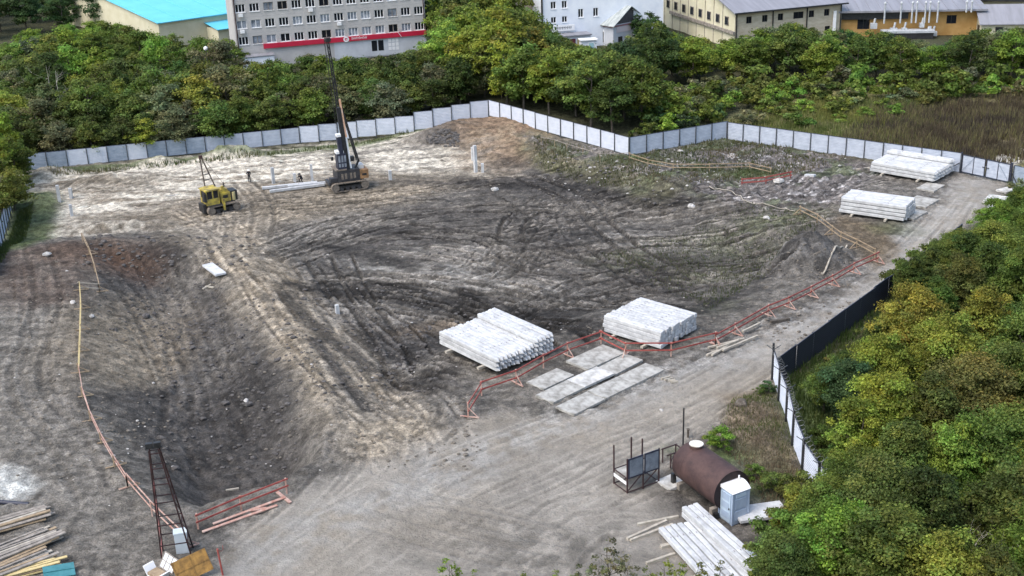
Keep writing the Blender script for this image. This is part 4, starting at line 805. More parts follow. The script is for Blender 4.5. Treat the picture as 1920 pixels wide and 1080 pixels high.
# ------------------------------------------------------------------ lattice tower and things round it
p = P(330, 1042); tz = 6.75
tw = thing('lighting_tower', 'slender dark red lattice tower with two black floodlights above the pit', 'tower', p, D2(12))
legs = [(-.72, -.62), (.92, -.62), (.92, .7), (-.72, .7)]; tops = [(-.24, -.18), (.26, -.18), (.26, .22), (-.24, .22)]
def tp(i, f): return Vector((legs[i][0]*(1-f)+tops[i][0]*f-.28*f, legs[i][1]*(1-f)+tops[i][1]*f, tz*f))
M_towr = mat('dark_red_steel', (.010, .006, .006), (.045, .014, .014), 3, .6)
for i in range(4): MB().beam(tp(i, 0)-Vector((0, 0, .2)), tp(i, 1), .075).build('leg', M_towr, tw)
for f in (.16, .34, .54, .70, .84, .97):
    for i in range(4): MB().beam(tp(i, f), tp((i+1) % 4, f), .05).build('crossbar', M_towr, tw)
for f0, f1 in ((.0, .16), (.16, .34), (.34, .54), (.54, .70)):
    MB().beam(tp(0, f0), tp(3, f1), .035).build('diagonal', mat('pinkish_steel', (.26, .07, .07), (.36, .14, .13), 2, .6), tw)
    MB().beam(tp(1, f1), tp(2, f0), .035).build('diagonal', M_towr, tw)
for i, x in enumerate((-.22, .20)):
    fl = MB().box((tp(0, 1).x+.25+x, 0, tz+.22), (.36, .22, .28)).build('floodlight', M_black, tw); MB().box((tp(0, 1).x+.25+x, .13, tz+.2), (.3, .02, .22)).build('lens', M_glassblue, fl)
MB().beam(tp(0, 1)+Vector((-.2, .2, .04)), tp(1, 1)+Vector((.2, .2, .04)), .07).build('lamp_bar', M_black, tw)
p = P(343, 1034); tag(MB().bb(-.34, .34, -.26, .26, .02, 1.28).bb(-.37, .37, -.29, .29, 1.281, 1.35).bb(-.30, .30, -.275, -.262, .1, 1.2).build('electrical_cabinet', M_cabinet, None, p, (0, 0, D2(14))), 'tall white grey electrical cabinet standing inside the lattice tower', 'cabinet')
p = P(370, 1085); b0 = thing('plywood_board', 'worn orange brown plywood board leaning in front of the lattice tower', 'board', p+Vector((0, 0, .12)), 0, None, (D2(-22), D2(-14), D2(22)))
MB().bb(-.95, .95, -.02, .02, 0, 1.25).build('sheet', M_plywood, b0)
for x in (-.93, 0, .90): MB().bb(x-.04, x+.04, -.05, -.022, .02, 1.23).build('batten', M_plywood, b0)
MB().bb(-.93, .93, -.047, -.0215, .6, .66).build('batten', M_plywood, b0)
p = P(418, 1078); pg = thing('red_standpipe', 'dark red standpipe with a wire hook in front of the plywood board', 'post', p); MB().cyl((0, 0, -.1), (-.1, 0, 1.65), .055, 8).build('pipe', M_red, pg); MB().tube([(-.1, 0, 1.55), (.12, 0, 1.5), (.2, 0, 1.62), (.2, 0, 1.85)], .02, 5).build('hook', M_red, pg)
p = P(298, 1065); wf = thing('window_sash', 'old white framed window sash leaning at the tower foot', 'window frame', p+Vector((0, 0, .1)), 0, None, (D2(-32), D2(8), D2(-38)))
for a_ in ((0, 1.1, 0, .06), (0, 1.1, .86, .92), (0, .06, .06, .86), (1.04, 1.1, .06, .86), (.34, .38, .06, .86), (.70, .74, .06, .86), (.06, 1.04, .44, .48)): MB().bb(a_[0], a_[1], -.025, .025+.001*a_[0], a_[2], a_[3]).build('frame_bar', M_woodgrey, wf)
MB().bb(.05, 1.05, -.005, .005, .05, .87).build('pane', mat('pale_pane', (.55, .58, .62), (.68, .70, .74), 2, .2), wf)
p = P(296, 1082); pc = thing('white_trough', 'white topped metal trough lying at the foot of the tower', 'trough', p, D2(-40)); MB().prism([(-.8, .55), (-.5, .05), (.5, .05), (.8, .55), (.72, .56), (.46, .12), (-.46, .12), (-.72, .56)], -.32, .32).build('trough_shell', M_white, pc); MB().bb(-.45, .45, -.3, .3, .13, .3).build('filling', M_wood, pc)
# ------------------------------------------------------------------ fire point stand, tank, toilet, poles
p = P(1176, 925); ex = P(1235, 904)-p; ang = math.atan2(ex.y, ex.x); fs_ = thing('fire_point_stand', 'dark steel frame stand carrying a grey two panel board', 'stand', p, ang); Lx = Vector((ex.x, ex.y)).length; Dy = 1.35
M_fr = mat('dark_brown_steel', (.03, .012, .014), (.06, .03, .03), 3, .6)
for (x, y, h) in ((0, 0, 2.3), (Lx, 0, 2.3), (Lx/2, 0, .95), (0, Dy, 2.6), (Lx, Dy, 1.2), (Lx*.55, Dy, 2.75), (Lx*.9, Dy, 2.4)): MB().bb(x-.035, x+.035, y-.035, y+.035, -.1, h).build('post', M_fr, fs_)
for (a_, b_) in (((0, 0, .05), (Lx, 0, .05)), ((0, 0, .05), (0, Dy, .05)), ((0, Dy, .05), (Lx, Dy, .05)), ((Lx, 0, .05), (Lx, Dy, .05)), ((0, Dy, 1.0), (Lx, Dy, 1.0)), ((0, 0, 1.0), (0, Dy, 1.0)), ((Lx, 0, 1.0), (Lx, Dy, 1.0)), ((0, 0, 1.02), (Lx, 0, 1.02)), ((0, 0, .1), (Lx/2, .05, .98)), ((Lx/2, .05, .1), (Lx, .05, .98))): MB().beam(a_, b_, .05).build('rail', M_fr, fs_)
for k in (0, 1):
    x0 = .03+k*(Lx/2); x1 = x0+Lx/2-.07; bd = MB().bb(x0, x1, -.09, -.04, .98, 2.3).build('board', M_navy, fs_); MB().bb(x0+.08, x1-.08, -.10, -.091, 1.08, 2.2).build('board_face', mat('slate_grey_board', (.10, .12, .15), (.20, .23, .27), 2, .6), bd)
MB().bb(-.045, -.04+.002, .04, Dy-.04, .55, .78).build('white_plank', M_white, fs_)
MB().bb(.05, Lx-.05, .1, Dy-.1, .98, 1.03).build('tray', M_slab, fs_)
p = P(1280, 866); tag(MB().cyl((0, 0, -.2), (0, 0, 3.7), .05, 8).bb(-.07, .07, -.07, .07, -.05, .3).build('steel_pole', M_black, None, p), 'tall thin black pole standing behind the brown tank', 'pole')
p = P(1290, 820); tag(MB().bb(-.06, .06, -.06, .06, -.2, .55).bb(-.1, .1, -.1, .1, .55, .62).build('short_post', M_bark, None, p), 'short dark post standing beyond the tank', 'post')
p = P(1262, 868); jk = thing('steel_trestle', 'rusty steel trestle between the board stand and the brown tank', 'trestle', p, D2(30))
for (x, y) in ((-.5, -.4), (.5, -.4), (.5, .4), (-.5, .4)): MB().bb(x-.03, x+.03, y-.03, y+.03, 0, .95).build('leg', M_fr, jk)
for (a_, b_) in (((-.8, -.4, .95), (.8, -.4, .95)), ((-.6, .4, .95), (.6, .4, .95)), ((-.5, -.4, .4), (.5, .4, .4)), ((.5, -.4, .95), (.5, .4, .95))): MB().beam(a_, b_, .06).build('bar', M_fr, jk)
a = P(1294, 908); b_ = P(1366, 961); ctr = (a+b_)/2; dd = (b_-a); tang = math.atan2(dd.y, dd.x); TL = 4.05; TR = 1.22
tk = thing('storage_tank', 'big rusty brown cylindrical tank lying on supports beside the portable toilet', 'tank', onz(ctr), tang)
mb = MB(); zc = TR+.35; rs_ = [0, TR*.5, TR*.82, TR*.96, TR, TR, TR, TR, TR]; xs_ = [-TL/2-.28, -TL/2-.26, -TL/2-.18, -TL/2-.06, -TL/2, -.7, 0.0, .9, TL/2]
mb.tube([(x, 0, zc) for x in xs_], [max(r, .001) for r in rs_], 36, 0, False); sh = mb.build('shell', M_rust, tk)
mb = MB(); mb.tube([(TL/2+.001, 0, zc), (TL/2+.02, 0, zc)], [TR-.001, TR-.05], 36); mb.build('end_plate', mat('dark_tank_end', (.016, .010, .011), (.03, .018, .018), 2, .8), tk)  # end plate coloured much darker than the shell
mb = MB(); mb.tube([(TL/2-.04, 0, zc), (TL/2+.07, 0, zc)], TR+.03, 36, 0, False); mb.tube([(TL/2+.07, 0, zc), (TL/2+.07, 0, zc)], [TR+.03, TR-.06], 36, 0, False); mb.build('rim', M_rust, tk)
for x in (-1.2, 0.5): mb = MB(); mb.tube([(x-.03, 0, zc), (x+.03, 0, zc)], TR+.008, 36, 0, False); mb.build('weld_band', M_rust, sh)
mb = MB(); mb.cyl((-1.35, 0, zc+TR-.08), (-1.35, 0, zc+TR+.16), .40, 18); hh = mb.build('hatch_neck', M_rust, tk); MB().cyl((-1.35, 0, zc+TR+.162), (-1.35, 0, zc+TR+.20), .42, 18).build('hatch_lid', mat('pale_lid', (.46, .42, .34), (.78, .77, .74), 2.5, .6), hh)
for x in (-1.7, 1.5): MB().bb(x-.14, x+.14, -1.0, 1.0, -.1, .42).build('support', M_woodgrey, tk)
for k, (x, y) in enumerate(((-2.3, -.9), (2.0, -1.0))): MB().bb(x-.12, x+.12, y-.12, y+.12, -.1, .8 if k == 0 else .4).build('leg', M_black, tk)
p = P(1372, 986); ex = P(1348, 969)-p; ang = math.atan2(-ex.y, -ex.x); TW = 1.12; TD = 1.15; TH = 2.05
to = thing('portable_toilet', 'blue grey portable toilet cabin with a rounded white roof', 'toilet', p, ang)
MB().bb(-TW, 0, 0, TD, .0, TH).build('cabin', M_toilet, to)
for (x, y) in ((-TW, 0), (0, 0), (0, TD), (-TW, TD)): MB().box((x, y, TH/2), (.09, .09, TH-.02)).build('corner_post', M_toilet, to)
dr_ = MB().bb(-TW+.14, -.14, -.05, -.002, .12, TH-.16).build('door', mat('pale_blue_plastic', (.40, .50, .60), (.46, .56, .66), 1.5, .45), to)
for z in (.3, .9, 1.45): MB().bb(-TW+.24, -.24, -.065, -.051, z, z+.42).build('door_panel', M_toilet, dr_)
MB().bb(-.24, -.18, -.10, -.051, .95, 1.05).build('handle', M_black, dr_)
for z in (.25, 1.0): MB().bb(.002, .035, .18, TD-.18, z, z+.6).build('side_panel', M_toilet, to)
MB().bb(.003, .04, .22, TD-.22, 1.7, 1.92).build('side_vent', MATS['pale_blue_plastic'], to)
n_ = 9; rf = [(-TW-.08+(TW+.16)*k/(n_-1), TH+.02+.30*math.sin(math.pi*k/(n_-1))**.8) for k in range(n_)]
MB().prism(rf+[(.08, TH+.002), (-TW-.08, TH+.002)], -.08, TD+.08).build('roof', M_white, to); MB().cyl((-TW*.6, TD*.85, TH+.3), (-TW*.6, TD*.85, TH+.55), .05, 8).build('vent_pipe', M_white, to)
MB().bb(-TW-.05, .05, -.05, TD+.05, -.12, .0-.002).build('skid', M_black, to)
# ------------------------------------------------------------------ crawler pile driver
def crawler(par, L, H_, Wd, y, mt=M_dust, wheels=5):
    t = .09; r = H_/2; n_ = 10; prof = [(L/2-r+r*math.sin(math.pi*k/n_), r-r*math.cos(math.pi*k/n_)) for k in range(n_+1)]+[(-L/2+r-r*math.sin(math.pi*k/n_), r+r*math.cos(math.pi*k/n_)) for k in range(n_+1)]
    inn = [((x-(L/2-r if x > 0 else -(L/2-r)))*(r-t)/r+(L/2-r if x > 0 else -(L/2-r)), (z-r)*(r-t)/r+r) for x, z in prof]
    N = len(prof); mb = MB()
    for y0 in (y-Wd/2, y+Wd/2): mb.add([(x, y0, z) for x, z in prof]+[(x, y0, z) for x, z in inn], [(i, (i+1) % N, (i+1) % N+N, i+N) for i in range(N)])
    mb.add([(x, y-Wd/2, z) for x, z in prof]+[(x, y+Wd/2, z) for x, z in prof], [(i, (i+1) % N, (i+1) % N+N, i+N) for i in range(N)])
    mb.add([(x, y-Wd/2, z) for x, z in inn]+[(x, y+Wd/2, z) for x, z in inn], [(i, (i+1) % N, (i+1) % N+N, i+N) for i in range(N)])
    for k in range(int(L/.22)): mb.bb(-L/2+r+k*(L-2*r)/int(L/.22), -L/2+r+.05+k*(L-2*r)/int(L/.22), y-Wd/2-.01, y+Wd/2+.01, -.035, .03).bb(-L/2+r+k*(L-2*r)/int(L/.22), -L/2+r+.05+k*(L-2*r)/int(L/.22), y-Wd/2-.01, y+Wd/2+.01, H_-.03, H_+.035)
    tr = mb.build('crawler_track', mt, par)
    for k in range(wheels):
        x = -L/2+r+(L-2*r)*k/(wheels-1); rr = (r-t)*(.95 if k in (0, wheels-1) else .5); zz = r if k in (0, wheels-1) else t+rr
        MB().cyl((x, y-Wd*.42, zz), (x, y+Wd*.42, zz), rr, 14).build('wheel', M_darkgrey if k not in (0, wheels-1) else M_dust, tr)
    MB().bb(-L/2+r, L/2-r, y-Wd*.3, y+Wd*.3, r*.7, r*1.25).build('track_frame', M_black, tr)
a = P(620, 362); b_ = P(686, 352); ctr = P(652, 352); ang = math.atan2((b_-a).y, (b_-a).x)
rg_ = thing('pile_driver', 'black crawler pile driver with a tall lattice mast and orange counterweight', 'pile driver', ctr+Vector((0, 0, .03)), ang)
crawler(rg_, 4.3, 1.0, .6, -1.15, wheels=6); crawler(rg_, 4.3, 1.0, .6, 1.15, wheels=6)
MB().bb(-1.2, 1.2, -.85, .85, .45, 1.0).build('undercarriage', M_black, rg_)
bd = MB().bb(-1.3, 1.25, -1.15, 1.1, 1.05, 2.35).bb(-1.0, .9, -1.18, -1.151, 1.2, 2.1).build('engine_house', M_darkgrey, rg_)
for x in (-.9, -.5, .1, .5): MB().bb(x, x+.26, -1.21, -1.182, 1.35, 2.0).build('louvre', M_dust, bd)
MB().bb(-1.5, -.2, -1.2, 1.0, 2.36, 2.5).build('deck', M_dust, bd)
MB().bb(1.27, 2.25, -1.15, .9, 1.15, 2.15).build('counterweight', M_orange, rg_); MB().bb(1.5, 2.0, -1.18, -1.151, 1.5, 1.75).build('counterweight_recess', M_black, rg_)
MB().bb(-2.15, -1.32, -1.1, -.3, 1.1, 1.55).bb(-2.3, -2.0, -1.0, .9, .75, 1.1).build('front_jack', M_darkgrey, rg_)
cb = MB().bb(-1.15, -.15, -1.1, -.05, 2.51, 4.25).build('operator_cab', M_navy, rg_)
for x0 in (-1.05, -.72, -.40): MB().bb(x0, x0+.22, -1.13, -1.101, 3.3, 4.05).build('cab_window', M_glassblue, cb); MB().bb(x0, x0+.22, -1.13, -1.101, 2.75, 3.15).build('cab_panel', M_glassblue, cb)
MB().bb(-1.2, -.35, -1.0, -.1, 4.26, 4.55).build('cab_roof', M_white, cb); MB().bb(-1.75, -1.5, -.7, -.5, 3.5, 3.9).build('lamp', M_black, cb)
mtop = Vector((-1.0, -.6, 16.9)); mbot = Vector((.12, -.75, 1.0)); md = (mtop-mbot); nm = md.length; md.normalize()
sx = Vector((1, 0, 0)); sx = (sx-md*sx.dot(md)).normalized(); sy = md.cross(sx)
mst = MB().beam(mbot, mbot+md*8.4, .46, .42, 0, tuple(sy)).build('mast_base', M_black, rg_)
def mp(f, i, j): return mbot+md*f+sx*(.10*i)+sy*(.10*j)
ms = MB()
for i, j in ((-1, -1), (1, -1), (1, 1), (-1, 1)): ms.beam(mp(8.3, i*1.5, j*1.3), mp(nm-.2, i, j), .075)
mch = ms.build('mast_chords', M_black, rg_)
f = 8.6; k = 0; ms = MB()
while f < nm-.8:
    s_ = 1 if k % 2 else -1; ms.beam(mp(f, -s_, -1), mp(f+.75, s_, -1), .045).beam(mp(f, -s_, 1), mp(f+.75, s_, 1), .045).beam(mp(f, -1, -1), mp(f, 1, -1), .04); f += .75; k += 1
ms.build('mast_lacing', M_black, rg_)
MB().beam(mbot+md*(nm-.35), mbot+md*(nm+.15), .5, .55).build('mast_head', M_rust, rg_)
for s_ in (-.12, .15): MB().cyl(mbot+md*(nm-.05)+sx*s_+sy*(-.32), mbot+md*(nm-.05)+sx*s_+sy*(.32), .2, 10).build('sheave', M_black, rg_)
MB().beam(mbot+md*5.0+sx*.34-sy*.05, mbot+md*9.3+sx*.26-sy*.05, .22, .26, 0, tuple(sy)).build('pile_guide', M_peach, rg_)
MB().beam(mbot+md*1.4+sx*.34, mbot+md*5.0+sx*.34, .2, .26, 0, tuple(sy)).build('hydraulic_ram', M_white, rg_)
hm = MB().beam(mbot+md*1.7-sx*.5, mbot+md*5.2-sx*.5, .46, .6, 0, tuple(sy)).build('hammer', M_navy, rg_)
MB().beam(mbot+md*5.21-sx*.5, mbot+md*5.5-sx*.5, .5, .6, 0, tuple(sy)).build('hammer_cap', M_white, hm)
bs = mbot+md*8.6+sx*.35; be = Vector((1.35, -.6, 3.15)); MB().beam(bs, be, .16).build('back_stay', M_black, rg_); MB().beam(bs+sy*.5, be+Vector((0, .9, 0)), .16).build('back_stay', M_black, rg_)
MB().beam(be+Vector((0, -.1, 0)), be+Vector((0, 1.0, 0)), .2).beam(be, (.9, -.6, 2.35), .2).build('stay_bracket', M_black, rg_); MB().bb(.35, .8, -.9, -.4, 3.2, 3.75).build('winch', M_black, rg_)
for s_ in (-.32, -.38): MB().cyl(mbot+md*(nm-.1)+sx*s_, mbot+md*5.6+sx*(s_*1.5), .022, 4).build('hoist_rope', M_black, rg_)
MB().bb(1.3, 1.9, -.6, .6, 2.16, 2.6).build('tool_box', mat('pale_grey_box', (.42, .42, .42), (.55, .55, .55), 2, .6), rg_)
# ------------------------------------------------------------------ yellow crawler pipelayer
a = P(386, 404); b_ = P(447, 391); ctr = P(414, 395); ang = math.atan2((b_-a).y, (b_-a).x)
yc = thing('crawler_tractor', 'yellow crawler tractor with a cab and a tall two legged boom', 'crawler tractor', ctr+Vector((0, 0, .03)), ang)
crawler(yc, 3.7, .95, .5, -.95); crawler(yc, 3.7, .95, .5, .95)
MB().bb(-1.5, 1.5, -.68, .68, .5, 1.05).build('chassis', M_black, yc)
hd = MB().bb(-.05, 1.05, -.62, .62, 1.06, 2.05).build('hood', M_yellow, yc); MB().bb(.2, .75, -.65, -.621, 1.45, 1.8).build('side_hatch', M_black, hd)
MB().prism([(-.05, 2.052), (1.0, 2.052), (.75, 2.45), (.1, 2.45)], -.5, .45).build('tank_cover', M_yellow, yc); MB().cyl((.35, -.3, 2.451), (.35, -.3, 2.75), .16, 10).build('air_filter', M_yellow, yc); MB().cyl((.75, .2, 2.4), (.75, .2, 3.0), .06, 8).build('exhaust', M_black, yc)
MB().bb(1.06, 1.85, -.6, .6, 1.0, 2.1).build('radiator_shroud', M_black, yc); MB().cyl((1.4, -.63, 1.1), (1.4, -.63, 1.95), .18, 10).build('cylinder', mat('dusty_yellow', (.34, .29, .13), (.46, .40, .22), 2, .7), yc)
MB().bb(-.1, .12, -1.22, -1.0, .35, 1.6).build('ladder_step', M_yellow, yc)
cb = MB().bb(-1.75, -.3, -.85, .75, 1.06, 1.7).build('cab_base', M_yellow, yc)
for (x, y) in ((-1.7, -.8), (-.36, -.8), (-.36, .7), (-1.7, .7), (-1.0, -.8)): MB().bb(x-.05, x+.05, y-.05, y+.05, 1.701, 2.6).build('cab_pillar', M_yellow, cb)
MB().bb(-1.62, -1.08, -.79, -.77, 1.75, 2.55).bb(-.92, -.42, -.79, -.77, 1.75, 2.55).bb(-1.69, -1.67, -.7, .6, 1.75, 2.55).build('cab_glass', M_glass, cb)
MB().bb(-1.85, -.25, -.95, .85, 2.601, 2.74).build('cab_roof', M_yellow, cb)
MB().bb(-2.0, -1.72, -.9, -.3, 1.5, 2.4).bb(-2.15, -1.8, -.7, .6, .3, 1.2).build('rear_winch', M_black, yc)
MB().bb(-1.7, -.2, -1.2, -.7, 1.0, 1.055).build('fender', M_darkgrey, yc)
tpz = Vector((-1.05, 1.15, 5.9)); 
for (x, y) in ((-1.05, .95), (.15, 1.2)): MB().beam((x, y, 2.5), tpz+Vector((.08 if x > -1 else -.08, 0, 0)), .11).build('boom_leg', mat('brown_boom_steel', (.06, .045, .04), (.13, .10, .085), 2, .7), yc)
MB().beam((-.95, .98, 1.0), (-1.05, .95, 2.5), .13).beam((.1, 1.0, 1.0), (.15, 1.2, 2.5), .13).build('boom_foot', M_black, yc)
for f in (.25, .42): MB().beam(Vector((-1.05, .95, 2.5)).lerp(tpz, f), Vector((.15, 1.2, 2.5)).lerp(tpz, f), .08).build('boom_crossbar', M_darkgrey, yc)
MB().box(tpz, (.35, .25, .35)).build('boom_head', M_rust, yc); MB().cyl(tpz+Vector((.15, 0, 0)), (.95, .3, 2.5), .02, 4).build('boom_cable', M_black, yc)
# ------------------------------------------------------------------ workers
M_cloth = mat('black_workwear', (.010, .010, .013), (.02, .02, .025), 6, .9); M_skin = mat('skin', (.36, .22, .16), None, rough=.6); M_helm = mat('white_helmet', (.80, .80, .80), None, rough=.35)
def person(label, loc, rz, J, E_, R, headi, handi, helmet, scale):
    me = bpy.data.meshes.new('body_skeleton'); me.from_pydata([Vector(j)*scale for j in J], E_, []); o = bpy.data.objects.new('body_tmp', me); C.objects.link(o)
    sk = o.modifiers.new('skin', 'SKIN'); sk.use_smooth_shade = True
    for i, r in enumerate(R): v = me.skin_vertices[0].data[i]; v.radius = (r*scale, r*scale); v.use_root = (i == 0)
    ss = o.modifiers.new('sub', 'SUBSURF'); ss.levels = 1; ss.render_levels = 1
    dg = bpy.context.evaluated_depsgraph_get(); m2 = bpy.data.meshes.new_from_object(o.evaluated_get(dg)); m2.name = 'body'; bpy.data.objects.remove(o)
    m2.materials.clear(); m2.materials.append(M_cloth); m2.materials.append(M_skin)
    hc = Vector(J[headi])*scale; hs_ = [Vector(J[h])*scale for h in handi]
    for pl in m2.polygons:
        if (pl.center-hc).length < .15*scale or any((pl.center-h).length < .085*scale for h in hs_): pl.material_index = 1
    t = thing('person', label, 'person', loc, rz); link('body', m2, t)
    h = MB(); n_ = 10; c_ = hc+Vector((0, 0, .03*scale))
    h.tube([c_+Vector((0, 0, .02)), c_+Vector((0, 0, .06*scale)), c_+Vector((0, 0, .11*scale)), c_+Vector((0, 0, .19*scale))], [.19*scale, .185*scale, .14*scale, .03*scale], n_); h.tube([c_+Vector((0, -.04, .015)), c_+Vector((0, -.04, .03))], .225*scale, n_)
    h.build('helmet', helmet, t); return t
J = [(0, 0, .92), (0, 0, 1.12), (0, 0, 1.38), (0, .0, 1.50), (0, -.02, 1.62), (.19, 0, 1.40), (.30, .02, 1.14), (.20, -.14, .98), (-.19, 0, 1.40), (-.33, .04, 1.18), (-.22, -.16, 1.14), (.10, 0, .86), (.12, -.03, .48), (.13, .02, .08), (.14, -.14, .03), (-.10, 0, .86), (-.11, -.02, .48), (-.12, .02, .08), (-.13, -.14, .03), (.16, -.20, .96), (-.14, -.20, 1.13)]
E_ = [(0, 1), (1, 2), (2, 3), (3, 4), (2, 5), (5, 6), (6, 7), (7, 19), (2, 8), (8, 9), (9, 10), (10, 20), (0, 11), (11, 12), (12, 13), (13, 14), (0, 15), (15, 16), (16, 17), (17, 18)]
R = [.15, .15, .16, .065, .105, .08, .06, .045, .08, .06, .045, .10, .075, .055, .045, .10, .075, .055, .045, .04, .04]
p = P(468, 341); person('worker in black clothes and a white helmet standing on the sand', p, D2(30), J, E_, R, 4, (19, 20), M_helm, .84)
J2 = [(0, 0, .55), (0, -.14, .72), (0, -.28, .92), (0, -.34, 1.02), (0, -.40, 1.11), (.18, -.26, .92), (.22, -.44, .72), (.12, -.56, .6), (-.18, -.26, .92), (-.22, -.44, .72), (-.12, -.56, .6), (.11, .0, .52), (.16, -.34, .46), (.15, -.12, .08), (.15, -.28, .03), (-.11, 0, .52), (-.16, -.34, .46), (-.15, -.12, .08), (-.15, -.28, .03), (.08, -.6, .58), (-.08, -.6, .58)]
p = P(566, 342); person('worker in dark clothes crouching behind the lying piles', p, D2(-20), J2, E_, R, 4, (19, 20), M_black, .95)
# ------------------------------------------------------------------ stones
def rock(r, seed):
    q = random.Random(seed); vs = []; fs = []; n_ = 7
    for a_, z in ((.55, -.5), (1.0, -.1), (.85, .35), (.3, .6)):
        for k in range(n_): t = 2*math.pi*k/n_; s_ = r*a_*q.uniform(.75, 1.2); vs.append((s_*math.cos(t)*1.2, s_*math.sin(t)*.9, z*r*q.uniform(.8, 1.2)))
    for a_ in range(3):
        for k in range(n_): fs.append((a_*n_+k, a_*n_+(k+1) % n_, (a_+1)*n_+(k+1) % n_, (a_+1)*n_+k))
    fs += [tuple(reversed(range(n_))), tuple(range(3*n_, 4*n_))]; return vs, fs
for (u, v, r, m, lb) in ((928, 357, .42, M_stone, 'white concrete lump alone on the excavation floor below the standing pile'), (1437, 411, .34, M_stone, 'pale stone on the green hump left of the timber railing'), (1296, 386, .40, M_stone, 'pale stone at the toe of the rubble slope'), (274, 594, .36, M_stonedark, 'grey stone on the pit slope in the middle of the bank'), (1460, 342, .55, M_stone, 'white slab shaped lump by the red boxed railing'), (1276, 286, .4, M_stone, 'white stone near the inner fence corner'), (88, 478, .35, M_stone, 'white lump on the brown soil left of the timber railing'), (1390, 760, .5, M_bark, 'dark clod of earth beside the white fence'), (1240, 770, .15, M_stone, 'small white stone on the dirt road near the slabs'), (462, 752, .22, M_stone, 'white stone on the dark pit floor edge'), (136, 568, .26, M_stone, 'white stone next to the straight timber railing'), (172, 594, .24, M_stone, 'white stone just right of the straight timber railing')):
    vs_, fs2 = rock(r, int(u)); mb = MB(); mb.add(vs_, fs2); tag(mb.build('stone', m, None, P(u, v, r*.25), (0, 0, rnd.uniform(0, 6))), lb, 'stone', 'single stones on the site')
def scatter(name, label, regions, n_, rr, m, seed):
    q = random.Random(seed); mb = MB()
    for k in range(n_):
        u0, v0, u1, v1 = q.choice(regions); p_ = P(q.uniform(u0, u1), q.uniform(v0, v1)); r = q.uniform(*rr)*q.uniform(.6, 1.2); vs_, fs2 = rock(r, k % 40)
        mb.add([Vector(x_)+p_+Vector((0, 0, r*.2)) for x_ in vs_], fs2)
    tag(mb.build(name, m), label, 'rubble', None, 'stuff')
scatter('pale_rubble', 'pale broken concrete bits strewn over the rubble yard and slopes', [(1190, 270, 1600, 380), (1050, 300, 1330, 390), (1200, 290, 1500, 340), (1000, 280, 1180, 340)], 110, (.06, .17), M_stone, 3)
scatter('pale_rubble', 'small pale stones strewn over the pit banks and earth track', [(60, 480, 480, 900), (480, 600, 900, 900), (600, 420, 1400, 620), (20, 700, 300, 950)], 70, (.04, .10), M_stone, 4)
scatter('dark_clods', 'dark clods of earth on the excavation floor and rubble slope', [(820, 245, 860, 275), (800, 250, 860, 270), (1000, 290, 1330, 400), (150, 440, 480, 500), (560, 540, 900, 720), (300, 600, 560, 880)], 520, (.10, .26), M_stonedark, 5)
scatter('dark_clods', 'small dark clods on the pit floor and churned excavation floor', [(300, 560, 560, 880), (180, 480, 420, 640), (560, 440, 1100, 620), (560, 560, 820, 740), (1000, 360, 1500, 560)], 1500, (.05, .15), M_stonedark, 6)
scatter('soil_clods', 'brown soil clods along the earth track, pit banks and slopes', [(160, 480, 330, 880), (440, 480, 760, 860), (600, 740, 900, 880), (820, 300, 1300, 420), (1380, 440, 1600, 540), (20, 480, 160, 900), (1100, 560, 1600, 640)], 1500, (.05, .14), mat('soil_clod', (.09, .078, .064), (.2, .178, .15), 5, .95, .3), 8)
# ------------------------------------------------------------------ vegetation
def leaf_material(name, var=.5, transl=.48):
    m = bpy.data.materials.new(name); m.use_nodes = True; n = m.node_tree.nodes; l = m.node_tree.links; n.clear()
    out = n.new('ShaderNodeOutputMaterial'); oi = n.new('ShaderNodeObjectInfo'); at = n.new('ShaderNodeAttribute'); at.attribute_name = 'leafvar'
    sc = n.new('ShaderNodeVectorMath'); sc.operation = 'MULTIPLY'; l.new(oi.outputs['Color'], sc.inputs[0]); l.new(at.outputs['Color'], sc.inputs[1])
    df = n.new('ShaderNodeBsdfPrincipled'); df.inputs['Roughness'].default_value = .6; df.inputs['Specular IOR Level'].default_value = .25; tr = n.new('ShaderNodeBsdfTranslucent'); mx = n.new('ShaderNodeMixShader'); mx.inputs[0].default_value = transl
    l.new(sc.outputs[0], df.inputs['Base Color']); l.new(sc.outputs[0], tr.inputs[0]); l.new(df.outputs[0], mx.inputs[1]); l.new(tr.outputs[0], mx.inputs[2]); l.new(mx.outputs[0], out.inputs[0])
    return m
M_leaf = leaf_material('leaf')
def leaf_mesh(name, pos, nrm, size, var, mat_=None, aspect=.62, rs=None):
    N = len(pos); rs = rs or np.random.RandomState(1)
    nrm = nrm/(np.linalg.norm(nrm, axis=1)[:, None]+1e-9); r = rs.randn(N, 3); t = np.cross(nrm, r); t /= np.linalg.norm(t, axis=1)[:, None]+1e-9; bt = np.cross(nrm, t)
    s = (size*(0.65+0.7*rs.rand(N)))[:, None]
    bend = nrm*s*.18
    V = np.stack([pos-t*s*.5, pos+bt*s*.5*aspect+bend, pos+t*s*.5, pos-bt*s*.5*aspect+bend], 1).reshape(-1, 3)
    me = bpy.data.meshes.new(name); me.vertices.add(4*N); me.vertices.foreach_set('co', V.reshape(-1).astype(np.float32))
    me.loops.add(4*N); me.loops.foreach_set('vertex_index', np.arange(4*N, dtype=np.int32)); me.polygons.add(N); me.polygons.foreach_set('loop_start', np.arange(0, 4*N, 4, dtype=np.int32)); me.update(calc_edges=True)
    a = me.color_attributes.new('leafvar', 'FLOAT_COLOR', 'POINT'); cv = np.repeat(np.concatenate([var, np.ones((N, 1))], 1), 4, 0); a.data.foreach_set('color', cv.reshape(-1).astype(np.float32))
    me.materials.append(mat_ or M_leaf); return me
